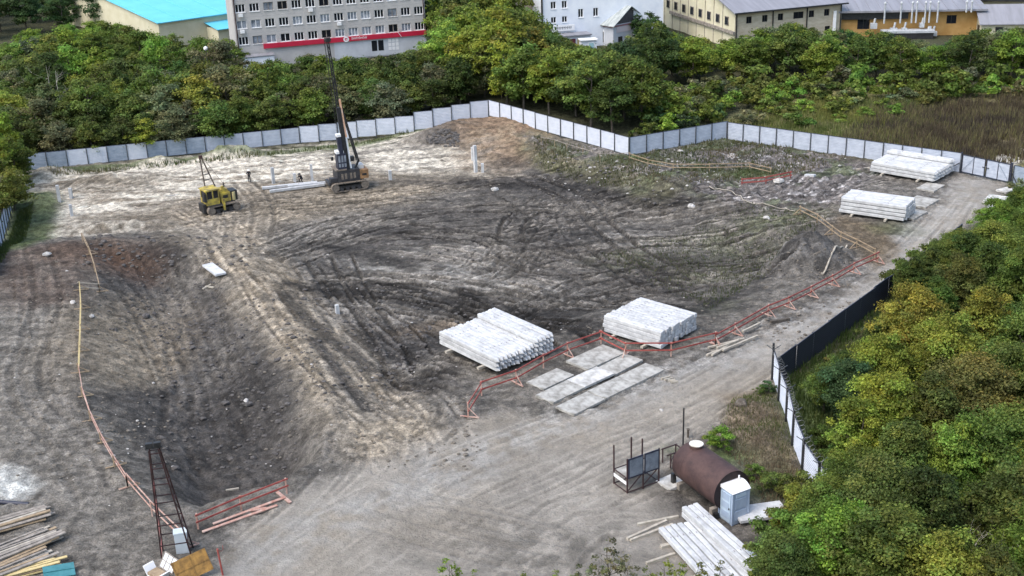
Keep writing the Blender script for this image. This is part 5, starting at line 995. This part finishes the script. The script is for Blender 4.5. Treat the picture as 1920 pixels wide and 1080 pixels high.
def crown_mesh(seed, R, z0, z1, nleaf, leaf, nclump=26, gap=.25):
    rs = np.random.RandomState(seed); H_ = z1-z0; cz = z0+H_*.45
    cl = []
    while len(cl) < nclump:
        d = rs.randn(3); d /= np.linalg.norm(d); rad = rs.uniform(.45, .92)
        p = np.array([d[0]*R*rad, d[1]*R*rad, cz+d[2]*H_*.5*rad])
        if p[2] < z0+.2 : continue
        cl.append((p*np.array([1+.18*rs.randn(), 1+.18*rs.randn(), 1]), rs.uniform(.18, .36)*R*(1.0 if rad < .8 else .8)))
    cl.append((np.array([rs.uniform(-.2, .2)*R, rs.uniform(-.2, .2)*R, z1-.35*R]), .32*R))
    pos = []; nr = []; var = []
    per = nleaf//len(cl)
    for p, r in cl:
        k = int(per*(r/(.27*R))**2); d = rs.randn(k, 3); d[:, 2] = np.abs(d[:, 2])*.9-.35*rs.rand(k); d /= np.linalg.norm(d, axis=1)[:, None]
        rr = r*(rs.rand(k)**.35)*np.array([1, 1, .78])[:, None].T if False else r*(rs.rand(k)**.4)[:, None]*np.array([[1, 1, .8]])
        pos.append(p+d*rr*(1+.25*rs.randn(k, 1))); nr.append(d*.7+rs.randn(k, 3)*.55+np.array([0, 0, .5]))
        tone = rs.uniform(.6, 1.4); hue = rs.uniform(-.14, .14)
        v = tone*(1+.25*rs.randn(k, 1)); v = np.clip(v, .35, 2); c = np.concatenate([v*(1+hue+.06*rs.randn(k, 1)), v, v*(1-hue*.6)], 1); var.append(np.clip(c, .2, 2.2))
    return leaf_mesh('crown', np.vstack(pos), np.vstack(nr), leaf, np.vstack(var), rs=rs)
def trunk_mesh(seed, H_, r, m=None, limbs=6, spread=1.6, name='trunk', twig=0):
    q = random.Random(seed); mb = MB(); lean = Vector((q.uniform(-.1, .1), q.uniform(-.1, .1), 1)); pts = [Vector((0, 0, -.4))]
    for k in range(1, 6): pts.append(Vector((lean.x*H_*k/5+q.gauss(0, .06), lean.y*H_*k/5+q.gauss(0, .06), H_*k/5)))
    mb.tube(pts, [r*(1-.16*k) for k in range(6)], 6)
    def branch(p, d, L, r_, depth):
        e = [p]; dd = d.copy()
        for k in range(3): dd = (dd+Vector((q.gauss(0, .18), q.gauss(0, .18), q.gauss(.08, .14)))).normalized(); e.append(e[-1]+dd*L/3)
        mb.tube(e, [r_, r_*.8, r_*.55, r_*.25], 4, 0, False)
        if depth > 0:
            for k in range(3): branch(e[q.choice([1, 2, 3])], (dd+Vector((q.gauss(0, .7), q.gauss(0, .7), q.gauss(.1, .4)))).normalized(), L*.6, r_*.55, depth-1)
    for k in range(limbs):
        f = q.uniform(.3, .95); p = pts[int(f*5)]; a_ = q.uniform(0, 6.28); branch(p, Vector((math.cos(a_), math.sin(a_), q.uniform(.4, 1.1))).normalized(), spread*q.uniform(.7, 1.2), r*.5*(1-f*.5), twig)
    return mb.mesh(name, m or M_bark)
FAR = [crown_mesh(100+i, R_, 1.0, 8.0, 5600, .325, 54) for i, R_ in enumerate((2.7, 3.1, 2.4, 3.4, 2.8, 3.0))]
NEAR = [crown_mesh(200+i, R_, .9, 8.0, 26000, .195, 90) for i, R_ in enumerate((2.6, 3.0, 2.3, 3.2))]
BUSHF = [crown_mesh(300+i, 1.7, .05, 2.6, 900, .36, 14) for i in range(3)]
BUSHN = [crown_mesh(320+i, 1.25, .05, 2.6, 2600, .17, 18) for i in range(3)]
SAPL = [crown_mesh(340+i, .75, .5, 3.0, 420, .13, 14) for i in range(3)]
TRK = [trunk_mesh(400+i, 6.2, .17) for i in range(4)]; STEM = [trunk_mesh(420+i, 1.5, .05, limbs=4, spread=.6, name='stem') for i in range(2)]; SSTEM = [trunk_mesh(430+i, 2.6, .045, limbs=7, spread=.8, name='stem') for i in range(2)]
TONE = {'dark green': (0.078, 0.113, 0.028), 'mid green': (0.127, 0.177, 0.037), 'olive green': (0.150, 0.189, 0.043), 'bright green': (0.164, 0.246, 0.043), 'yellow green': (0.234, 0.281, 0.045), 'golden': (.265, .245, .048), 'rusty': (.215, .190, .055), 'grey green': (0.158, 0.175, 0.084), 'deep green': (0.061, 0.107, 0.037)}
def tree(p, h, crowns, label, tone, group, name='tree', cat='tree', wide=1.0, trunk=None, base=8.0, jit=.14):
    s = h/base; i = rnd.randrange(len(crowns)); t = thing(name, label, cat, p, rnd.uniform(0, 6.28), group); w_ = s**.75*wide
    c = link('foliage' if name == 'bush' else 'crown', crowns[i], t); c.scale = (w_*rnd.uniform(.9, 1.1), w_*rnd.uniform(.9, 1.1), s)
    b_ = TONE[tone]; f = math.exp(rnd.gauss(0, jit)); c.color = tuple(x*f*math.exp(rnd.gauss(0, jit*.4)) for x in b_)+(1,)
    tr = rnd.choice(trunk or TRK); k = link('stem' if name == 'bush' else 'trunk', tr, t); k.scale = (max(.5, s), max(.5, s), s); return t
SKYL = [(-40, 110), (60, 62), (200, 42), (270, 60), (290, 66), (440, 78), (455, 124), (520, 118), (600, 104), (700, 114), (745, 108), (800, 90), (828, 20), (860, -10), (1000, 0), (1016, 52), (1080, 88), (1118, 98), (1150, 86), (1200, 72), (1215, 32), (1232, 60), (1300, 74), (1380, 80), (1420, 60), (1480, 45), (1530, 62), (1640, 62), (1700, 78), (1760, 90), (1800, 70), (1850, 58), (2000, 55)]
def skyl(u):
    for (a, b_), (c_, d_) in zip(SKYL[:-1], SKYL[1:]):
        if a <= u <= c_: return b_+(d_-b_)*(u-a)/(c_-a)
    return 60
def capheight(p, h, margin=-9):
    u, v = PX(p)
    lim = skyl(u)+margin
    while h > 2.0 and PX(Vector(p)+Vector((0, 0, h)))[1] < lim: h -= .25
    return h
def poisson(pxpoly, dist, seed, tries=4000, z=0.0):
    poly = W(pxpoly, z); q = random.Random(seed); x0 = min(a[0] for a in poly); x1 = max(a[0] for a in poly); y0 = min(a[1] for a in poly); y1 = max(a[1] for a in poly); out = []
    xs_ = np.array([[q.uniform(x0, x1), q.uniform(y0, y1)] for _ in range(tries)]); ins = sdf(xs_[:, 0], xs_[:, 1], poly) > 0
    for (x, y), k in zip(xs_, ins):
        if k and all((x-a)**2+(y-b_)**2 > dist*dist for a, b_ in out): out.append((x, y))
    return out
BLD = [[G(449, 130), G(801, 98)], [G(1020, 94), G(1215, 80)]]
def grove(poly, dist, hr, tones, place, group, seed, crowns=FAR, wide=1.15, cap=True, name='tree', trunk=None, base=8.0, minh=2.6, cat='tree'):
    pts = poisson(poly, dist, seed); lst = []
    for (x, y) in pts:
        p = onz((x, y)); h = rnd.uniform(*hr)
        if cap: h = capheight(p, h)
        if h < minh: continue
        u, v = PX(p); tn = rnd.choice(tones)
        lst.append((u, p, h, tn))
    lst.sort(key=lambda a: a[0])
    for i, (u, p, h, tn) in enumerate(lst):
        lb = ('%s %s, %s from left, %s' % (tn, cat, ordw(i), place))
        tree(p, h, crowns, lb, tn, group, name, cat, wide, trunk, base)
    return lst
mixA = ['dark green', 'mid green', 'mid green', 'olive green', 'bright green', 'olive green', 'grey green']
mixB = ['deep green', 'dark green', 'mid green', 'olive green', 'yellow green']
grove([(-20, 275), (60, 285), (280, 268), (560, 240), (780, 218), (915, 190), (915, 172), (780, 195), (560, 215), (280, 245), (60, 260), (-20, 252)], 3.2, (5.0, 7.0), ['dark green', 'olive green', 'dark green', 'mid green', 'grey green'], 'just behind the far fence', 'trees just behind the far fence', 1)
grove([(-60, 250), (60, 262), (280, 245), (560, 215), (800, 190), (800, 160), (560, 180), (440, 190), (280, 205), (-60, 215)], 4.2, (6.5, 9.5), ['dark green', 'olive green', 'mid green', 'yellow green', 'grey green'], 'in the second row behind the far fence', 'second row of trees behind the far fence', 2)
grove([(-80, 205), (280, 195), (440, 180), (800, 150), (800, 112), (610, 120), (460, 142), (430, 120), (310, 125), (-80, 150)], 5.0, (6, 9.5), mixA, 'in the middle of the wood', 'trees in the middle of the far wood', 3)
grove([(-120, 160), (200, 140), (290, 122), (200, 80), (150, 50), (-160, 60)], 5.5, (6, 9.5), ['dark green', 'bright green', 'mid green', 'bright green'], 'beside the blue roofed hall', 'trees beside the blue roofed hall', 4)
grove([(-40, 78), (200, 62), (200, 12), (-60, 15)], 7.5, (8, 11), ['dark green', 'deep green'], 'far behind the left wood', 'trees far behind the left wood', 14, cap=False)
grove([(835, 160), (915, 175), (1010, 182), (1010, 120), (940, 100), (835, 100)], 4.4, (8, 12.5), ['olive green', 'yellow green', 'bright green', 'mid green'], 'right of the grey block', 'trees right of the grey block', 5)
grove([(815, 92), (950, 95), (950, 40), (815, 40)], 6.5, (9, 13), ['dark green', 'olive green', 'yellow green'], 'far behind the grey block', 'trees far behind the grey block', 6, cap=False)
grove([(935, 195), (1150, 250), (1215, 232), (1200, 205), (1010, 172), (935, 175)], 3.4, (7, 9.5), ['dark green', 'olive green', 'mid green', 'dark green', 'yellow green'], 'behind the white corner fence', 'trees behind the white corner fence', 7)
grove([(1010, 178), (1200, 182), (1380, 152), (1380, 118), (1240, 110), (1010, 118)], 4.0, (7.5, 10.5), mixB, 'below the slate roofed house', 'trees below the slate roofed house', 8)
grove([(1380, 152), (1640, 160), (1960, 165), (1960, 92), (1640, 96), (1380, 105)], 3.9, (6.5, 9.5), ['deep green', 'dark green', 'mid green', 'mid green', 'olive green', 'bright green', 'grey green'], 'along the works buildings', 'trees along the works buildings', 9)
grove([(1230, 235), (1360, 218), (1500, 190), (1920, 185), (1980, 170), (1640, 166), (1380, 165), (1240, 195)], 2.6, (2.0, 4.0), ['grey green', 'mid green', 'bright green', 'bright green', 'olive green'], 'at the edge of the reed meadow', 'shrubs at the edge of the reed meadow', 10, BUSHF, 1.1, True, 'bush', STEM, 2.6, 1.5, 'bush')
grove([(1190, 272), (1245, 258), (1355, 222), (1300, 215), (1230, 235)], 2.2, (1.5, 3.0), ['deep green', 'mid green', 'bright green', 'grey green'], 'just behind the inner fence corner', 'bushes behind the inner fence corner', 11, BUSHF, 1.1, False, 'bush', STEM, 2.6, 1.0, 'bush')
grove([(1580, 14), (1940, 14), (1960, -28), (1570, -28)], 9, (8, 12), ['olive green', 'bright green', 'dark green'], 'on the skyline beyond the roofs', 'trees on the skyline beyond the roofs', 12, cap=False)
grove([(1375, 235), (1480, 198), (1760, 188), (1800, 205), (1640, 225), (1500, 240)], 4.0, (1.0, 2.4), ['bright green', 'grey green', 'mid green', 'olive green'], 'scattered over the reed meadow', 'bushes scattered over the reed meadow', 15, BUSHF, 1.3, False, 'bush', STEM, 2.6, .8, 'bush')
# right side, near
RT = [(1545, 775, 3.6, 'mid green'), (1572, 735, 3.2, 'mid green'), (1590, 800, 5.0, 'deep green'), (1650, 690, 3.6, 'dark green'), (1640, 770, 5.8, 'yellow green'), (1700, 700, 7.0, 'golden'), (1760, 770, 7.2, 'yellow green'), (1745, 635, 5.0, 'mid green'), (1790, 610, 6.0, 'olive green'), (1850, 600, 6.5, 'mid green'), (1910, 620, 7, 'mid green'), (1860, 530, 5.5, 'bright green'), (1800, 530, 4.6, 'dark green'), (1735, 552, 4.2, 'mid green'), (1702, 572, 4.2, 'dark green'), (1768, 530, 4.0, 'olive green'), (1795, 503, 3.6, 'mid green'), (1905, 500, 5.0, 'bright green'), (1860, 460, 4.6, 'bright green'), (1910, 430, 4.4, 'mid green'), (1950, 480, 5.5, 'mid green'),
      (1660, 870, 6.4, 'yellow green'), (1600, 900, 5.6, 'yellow green'), (1730, 880, 6.5, 'olive green'), (1810, 850, 6.8, 'rusty'), (1880, 820, 6.8, 'mid green'), (1940, 850, 7, 'dark green'), (1690, 960, 6.2, 'olive green'), (1780, 960, 6.4, 'bright green'), (1870, 950, 6.5, 'olive green'), (1600, 985, 5.0, 'mid green'), (1640, 1040, 6.0, 'olive green'), (1550, 1030, 4.6, 'bright green'), (1530, 1090, 4.6, 'bright green'), (1730, 1070, 6.2, 'dark green'), (1560, 1110, 5.6, 'bright green'), (1650, 1140, 6.0, 'mid green'), (1900, 1060, 6.2, 'olive green'), (1940, 1150, 6.5, 'bright green'), (1760, 1170, 5.5, 'yellow green'), (1470, 1140, 4.4, 'mid green'), (1850, 1200, 5.2, 'olive green'), (1960, 960, 7.0, 'yellow green'), (1840, 700, 7.0, 'golden'), (1920, 730, 7.0, 'olive green')]
RT.sort()
for i, (u, v, h, tn) in enumerate(RT):
    tree(P(u, v), h, NEAR, '%s tree, %s from the left in the near wood outside the dark fence' % (tn, ordw(i)), tn, 'trees of the near wood', wide=.98)
i = 0
for (u, v, h, tn) in sorted([(1442, 735, .9, 'deep green'), (1425, 738, .7, 'mid green'), (1350, 842, 1.6, 'bright green'), (1335, 835, 1.0, 'yellow green'), (1445, 922, 1.4, 'mid green'), (1475, 930, 1.6, 'olive green'), (1415, 898, 1.0, 'mid green'), (1470, 985, 1.2, 'rusty'), (1445, 1045, 1.9, 'olive green'), (1460, 1035, 2.6, 'bright green'), (1490, 990, 2.8, 'yellow green'), (1500, 940, 2.0, 'mid green'), (1445, 1090, 2.8, 'mid green'), (1560, 690, .9, 'rusty'), (1625, 640, 1.2, 'grey green'), (1690, 548, 3.0, 'dark green'), (1715, 528, 3.0, 'mid green'), (1748, 508, 2.8, 'olive green'), (1770, 490, 2.6, 'mid green'), (1540, 840, 1.6, 'mid green'), (1560, 880, 1.8, 'mid green'), (1880, 420, 2.0, 'dark green'), (1830, 480, 2.2, 'olive green'), (1790, 500, 2.2, 'bright green'), (1905, 365, 1.8, 'grey green'), (1300, 850, .8, 'olive green')]):
    tree(P(u, v), h, BUSHN, '%s bush, %s from the left along the near fence and tank' % (tn, ordw(i)), tn, 'bushes along the near fence', 'bush', 'bush', 1.1, STEM, 2.6); i += 1
i = 0
for (u, v, h, tn) in sorted([(838, 1130, 2.4, 'bright green'), (855, 1135, 2.2, 'bright green'), (895, 1130, 1.8, 'yellow green'), (930, 1140, 1.6, 'yellow green'), (985, 1140, 1.9, 'olive green'), (1045, 1130, 1.7, 'yellow green'), (1090, 1135, 2.2, 'grey green'), (1120, 1120, 2.3, 'grey green'), (1150, 1115, 3.0, 'grey green'), (1175, 1130, 2.6, 'grey green'), (1210, 1140, 2.2, 'olive green'), (1250, 1130, 2.2, 'yellow green'), (1275, 1120, 1.9, 'yellow green'), (1310, 1140, 2.4, 'olive green'), (1350, 1120, 2.0, 'grey green')]):
    tree(P(u, v), h*1.15, SAPL, '%s sapling, %s from the left along the bottom edge of the view' % (tn, ordw(i)), tn, 'saplings at the near edge', 'sapling', 'sapling', 1.0, SSTEM, 3.0); i += 1
i = 0
for (u, v, h, tn) in sorted([(8, 420, 7.5, 'olive green'), (-10, 360, 8.5, 'yellow green'), (30, 345, 6.0, 'olive green'), (45, 372, 3.4, 'olive green'), (-30, 460, 7, 'mid green'), (10, 320, 8, 'yellow green'), (50, 335, 3.0, 'olive green'), (28, 395, 3.5, 'mid green')]):
    tree(P(u, v), h, FAR, '%s tree, %s from the left in the clump at the left fence' % (tn, ordw(i)), tn, 'trees at the left fence', wide=1.0); i += 1
# marked single trees
for (u, v, h, tn, lb) in ((1000, 172, 9.4, 'golden', 'golden yellow topped tree behind the far corner of the fence'), (955, 178, 9.6, 'rusty', 'rusty brown tree next to the golden one behind the far corner'), (880, 178, 9.5, 'yellow green', 'bright yellow green tree behind the stepped white fence'), (385, 205, 7.4, 'yellow green', 'yellow green round tree in the far wood left of the mast'), (270, 268, 5.0, 'yellow green', 'low yellow green tree close behind the far fence above the yellow tractor'), (1535, 165, 6.4, 'yellow green', 'yellow green round tree in the middle of the trees along the works')):
    p = onz(G(u, v)); tree(p, capheight(p, h), FAR, lb, tn, None, wide=1.15)
i = 0
for (u, v, h) in ((1218, 90, 6.2), (1238, 88, 4.6), (1195, 82, 5.0)):
    p = onz(G(u, v)); tree(p, h, FAR, ['tall dark spruce like tree right beside the slate roofed house', 'lower dark tree between the slate roofed house and the works', 'dark tree behind the slate roofed gable'][i], 'deep green', None, wide=.8); i += 1
for i, (u, v, h, r) in enumerate(((118, 235, 8.8, .10), (100, 225, 9.0, .09), (262, 205, 6.0, .08), (480, 170, 5.5, .07), (1665, 55, 9, .1))):
    if i == 4: continue
    p = onz(G(u, v)); t = thing('bare_tree', ['bleached leafless tree with a straight pale trunk in the far wood', 'leafless forked tree left of the straight pale one', 'small grey leafless tree in the far wood below the blue roof', 'grey leafless tree below the grey block corner'][i], 'tree', p, rnd.uniform(0, 6), 'leafless trees in the far wood')
    link('trunk', trunk_mesh(500+i, h, r, M_deadwood, 9, 2.0, twig=1), t)
p = P(1800, 1105); t = thing('bare_bush', 'grey leafless twiggy bush among the near trees at the bottom right', 'bush', p, 0); link('branches', trunk_mesh(520, 2.6, .07, M_deadwood, 12, 2.2, 'branches', 2), t)
p = onz(G(395, 165)); t = thing('street_lamp', 'slim street lamp with a white head in the far wood left of the grey block', 'street lamp', p); MB().cyl((0, 0, 0), (0, 0, 7.4), .07, 6).build('pole', M_post, t); MB().tube([(0, 0, 7.3), (0, 0, 7.45), (0, 0, 7.8), (0, 0, 7.95)], [.1, .34, .30, .05], 10).build('lamp_head', M_white, t)
# reeds, weeds and grass
def blades(name, label, px, n_, h, wd, cols, seed, z=0.0, dens=None, fade=1.0):
    poly = W(px, z); rs = np.random.RandomState(seed); a = np.array(poly); x0, y0 = a.min(0); x1, y1 = a.max(0)
    q = np.stack([rs.uniform(x0, x1, n_*3), rs.uniform(y0, y1, n_*3)], 1); k = sdf(q[:, 0], q[:, 1], poly)
    cl = fbm(q[:, 0], q[:, 1], 3.0, 3, seed+90); q = q[(k > 0) & (cl+.25*rs.rand(len(cl)) > (dens or .45)) & (k > fade*rs.rand(len(k))*rs.rand(len(k)))][:n_]; N = len(q)
    zz = np.array([ZT(x, y) for x, y in q]); hh = h*(.5+.9*rs.rand(N)); th = rs.uniform(0, 6.28, N); w_ = wd*(.6+.8*rs.rand(N)); tx = np.cos(th)*w_; ty = np.sin(th)*w_; ln = rs.randn(N, 2)*hh[:, None]*.22
    V = np.zeros((N, 3, 3)); V[:, 0] = np.stack([q[:, 0]-tx, q[:, 1]-ty, zz-.05], 1); V[:, 1] = np.stack([q[:, 0]+tx, q[:, 1]+ty, zz-.05], 1); V[:, 2] = np.stack([q[:, 0]+ln[:, 0], q[:, 1]+ln[:, 1], zz+hh], 1)
    me = bpy.data.meshes.new(name); me.vertices.add(3*N); me.vertices.foreach_set('co', V.reshape(-1).astype(np.float32)); me.loops.add(3*N); me.loops.foreach_set('vertex_index', np.arange(3*N, dtype=np.int32)); me.polygons.add(N); me.polygons.foreach_set('loop_start', np.arange(0, 3*N, 3, dtype=np.int32)); me.update(calc_edges=True)
    ci = fbm(q[:, 0], q[:, 1], 5.0, 3, seed+70); cc = np.array(cols)[np.clip(((ci-.3)/.4+rs.randn(N)*.18)*len(cols), 0, len(cols)-1).astype(int)]*(.7+.6*rs.rand(N, 1))
    at_ = me.color_attributes.new('leafvar', 'FLOAT_COLOR', 'POINT'); at_.data.foreach_set('color', np.repeat(np.concatenate([cc, np.ones((N, 1))], 1), 3, 0).reshape(-1).astype(np.float32)); me.materials.append(M_leaf)
    o = link(name, me); o.color = (1, 1, 1, 1); return tag(o, label, 'grass', None, 'stuff')
blades('reeds', 'brown and olive reeds filling the meadow beyond the fence', [(1560, 270), (1640, 205), (1960, 175), (1990, 290), (1860, 318), (1800, 305)], 30000, .9, .07, [(.10, .078, .05), (.16, .125, .075), (.20, .18, .075), (.12, .095, .06), (.085, .068, .05)], 21, 0, .40, 22)
blades('meadow_grass', 'yellow green meadow grass behind the inner fence corner', [(1200, 285), (1363, 225), (1520, 185), (1790, 185), (1720, 295), (1363, 250)], 26000, .6, .06, [(.22, .22, .065), (.16, .19, .05), (.28, .26, .12), (.14, .17, .05)], 22, 0, .40, 10)
blades('weeds', 'green weeds along the foot of the far fence', [(90, 318), (290, 301), (470, 284), (780, 248), (780, 252), (470, 290), (290, 308), (100, 326)], 5000, .5, .05, [(.06, .09, .025), (.10, .12, .04), (.14, .13, .06)], 23, -1.2, .42)
blades('weeds', 'dry weeds on the far slope and rubble yard', [(1000, 262), (1180, 305), (1300, 268), (1363, 262), (1600, 305), (1480, 340), (1300, 360), (1120, 340), (1000, 300)], 9000, .32, .05, [(.07, .085, .03), (.13, .12, .06), (.09, .10, .035), (.16, .13, .08)], 24, -.5, .52)
blades('weeds', 'dry grass and weeds between the tank and the white fence', [(1370, 750), (1448, 722), (1490, 850), (1535, 925), (1430, 960), (1390, 880), (1330, 830)], 4500, .25, .03, [(.20, .155, .10), (.24, .19, .13), (.16, .14, .08), (.12, .14, .05)], 25, 0, .36)
blades('weeds', 'green weeds beside the left fence', [(10, 500), (45, 430), (62, 370), (30, 380), (5, 440), (-20, 520)], 5000, .35, .05, [(.06, .085, .025), (.09, .11, .03)], 26, -.6, .3)
blades('undergrowth', 'dark grass and undergrowth beneath the near trees', [(1465, 700), (1700, 540), (1800, 480), (1960, 400), (1990, 1300), (1400, 1300), (1480, 960), (1545, 910)], 40000, .5, .05, [(.075, .115, .032), (.095, .135, .04), (.13, .15, .05)], 27, 0, .25)
blades('weeds', 'green tinged weeds on the humps of the excavation floor', [(1120, 470), (1400, 400), (1560, 430), (1480, 500), (1330, 600), (1290, 560), (1180, 505)], 5000, .22, .045, [(.075, .09, .04), (.10, .105, .05)], 28, -1.3, .52)
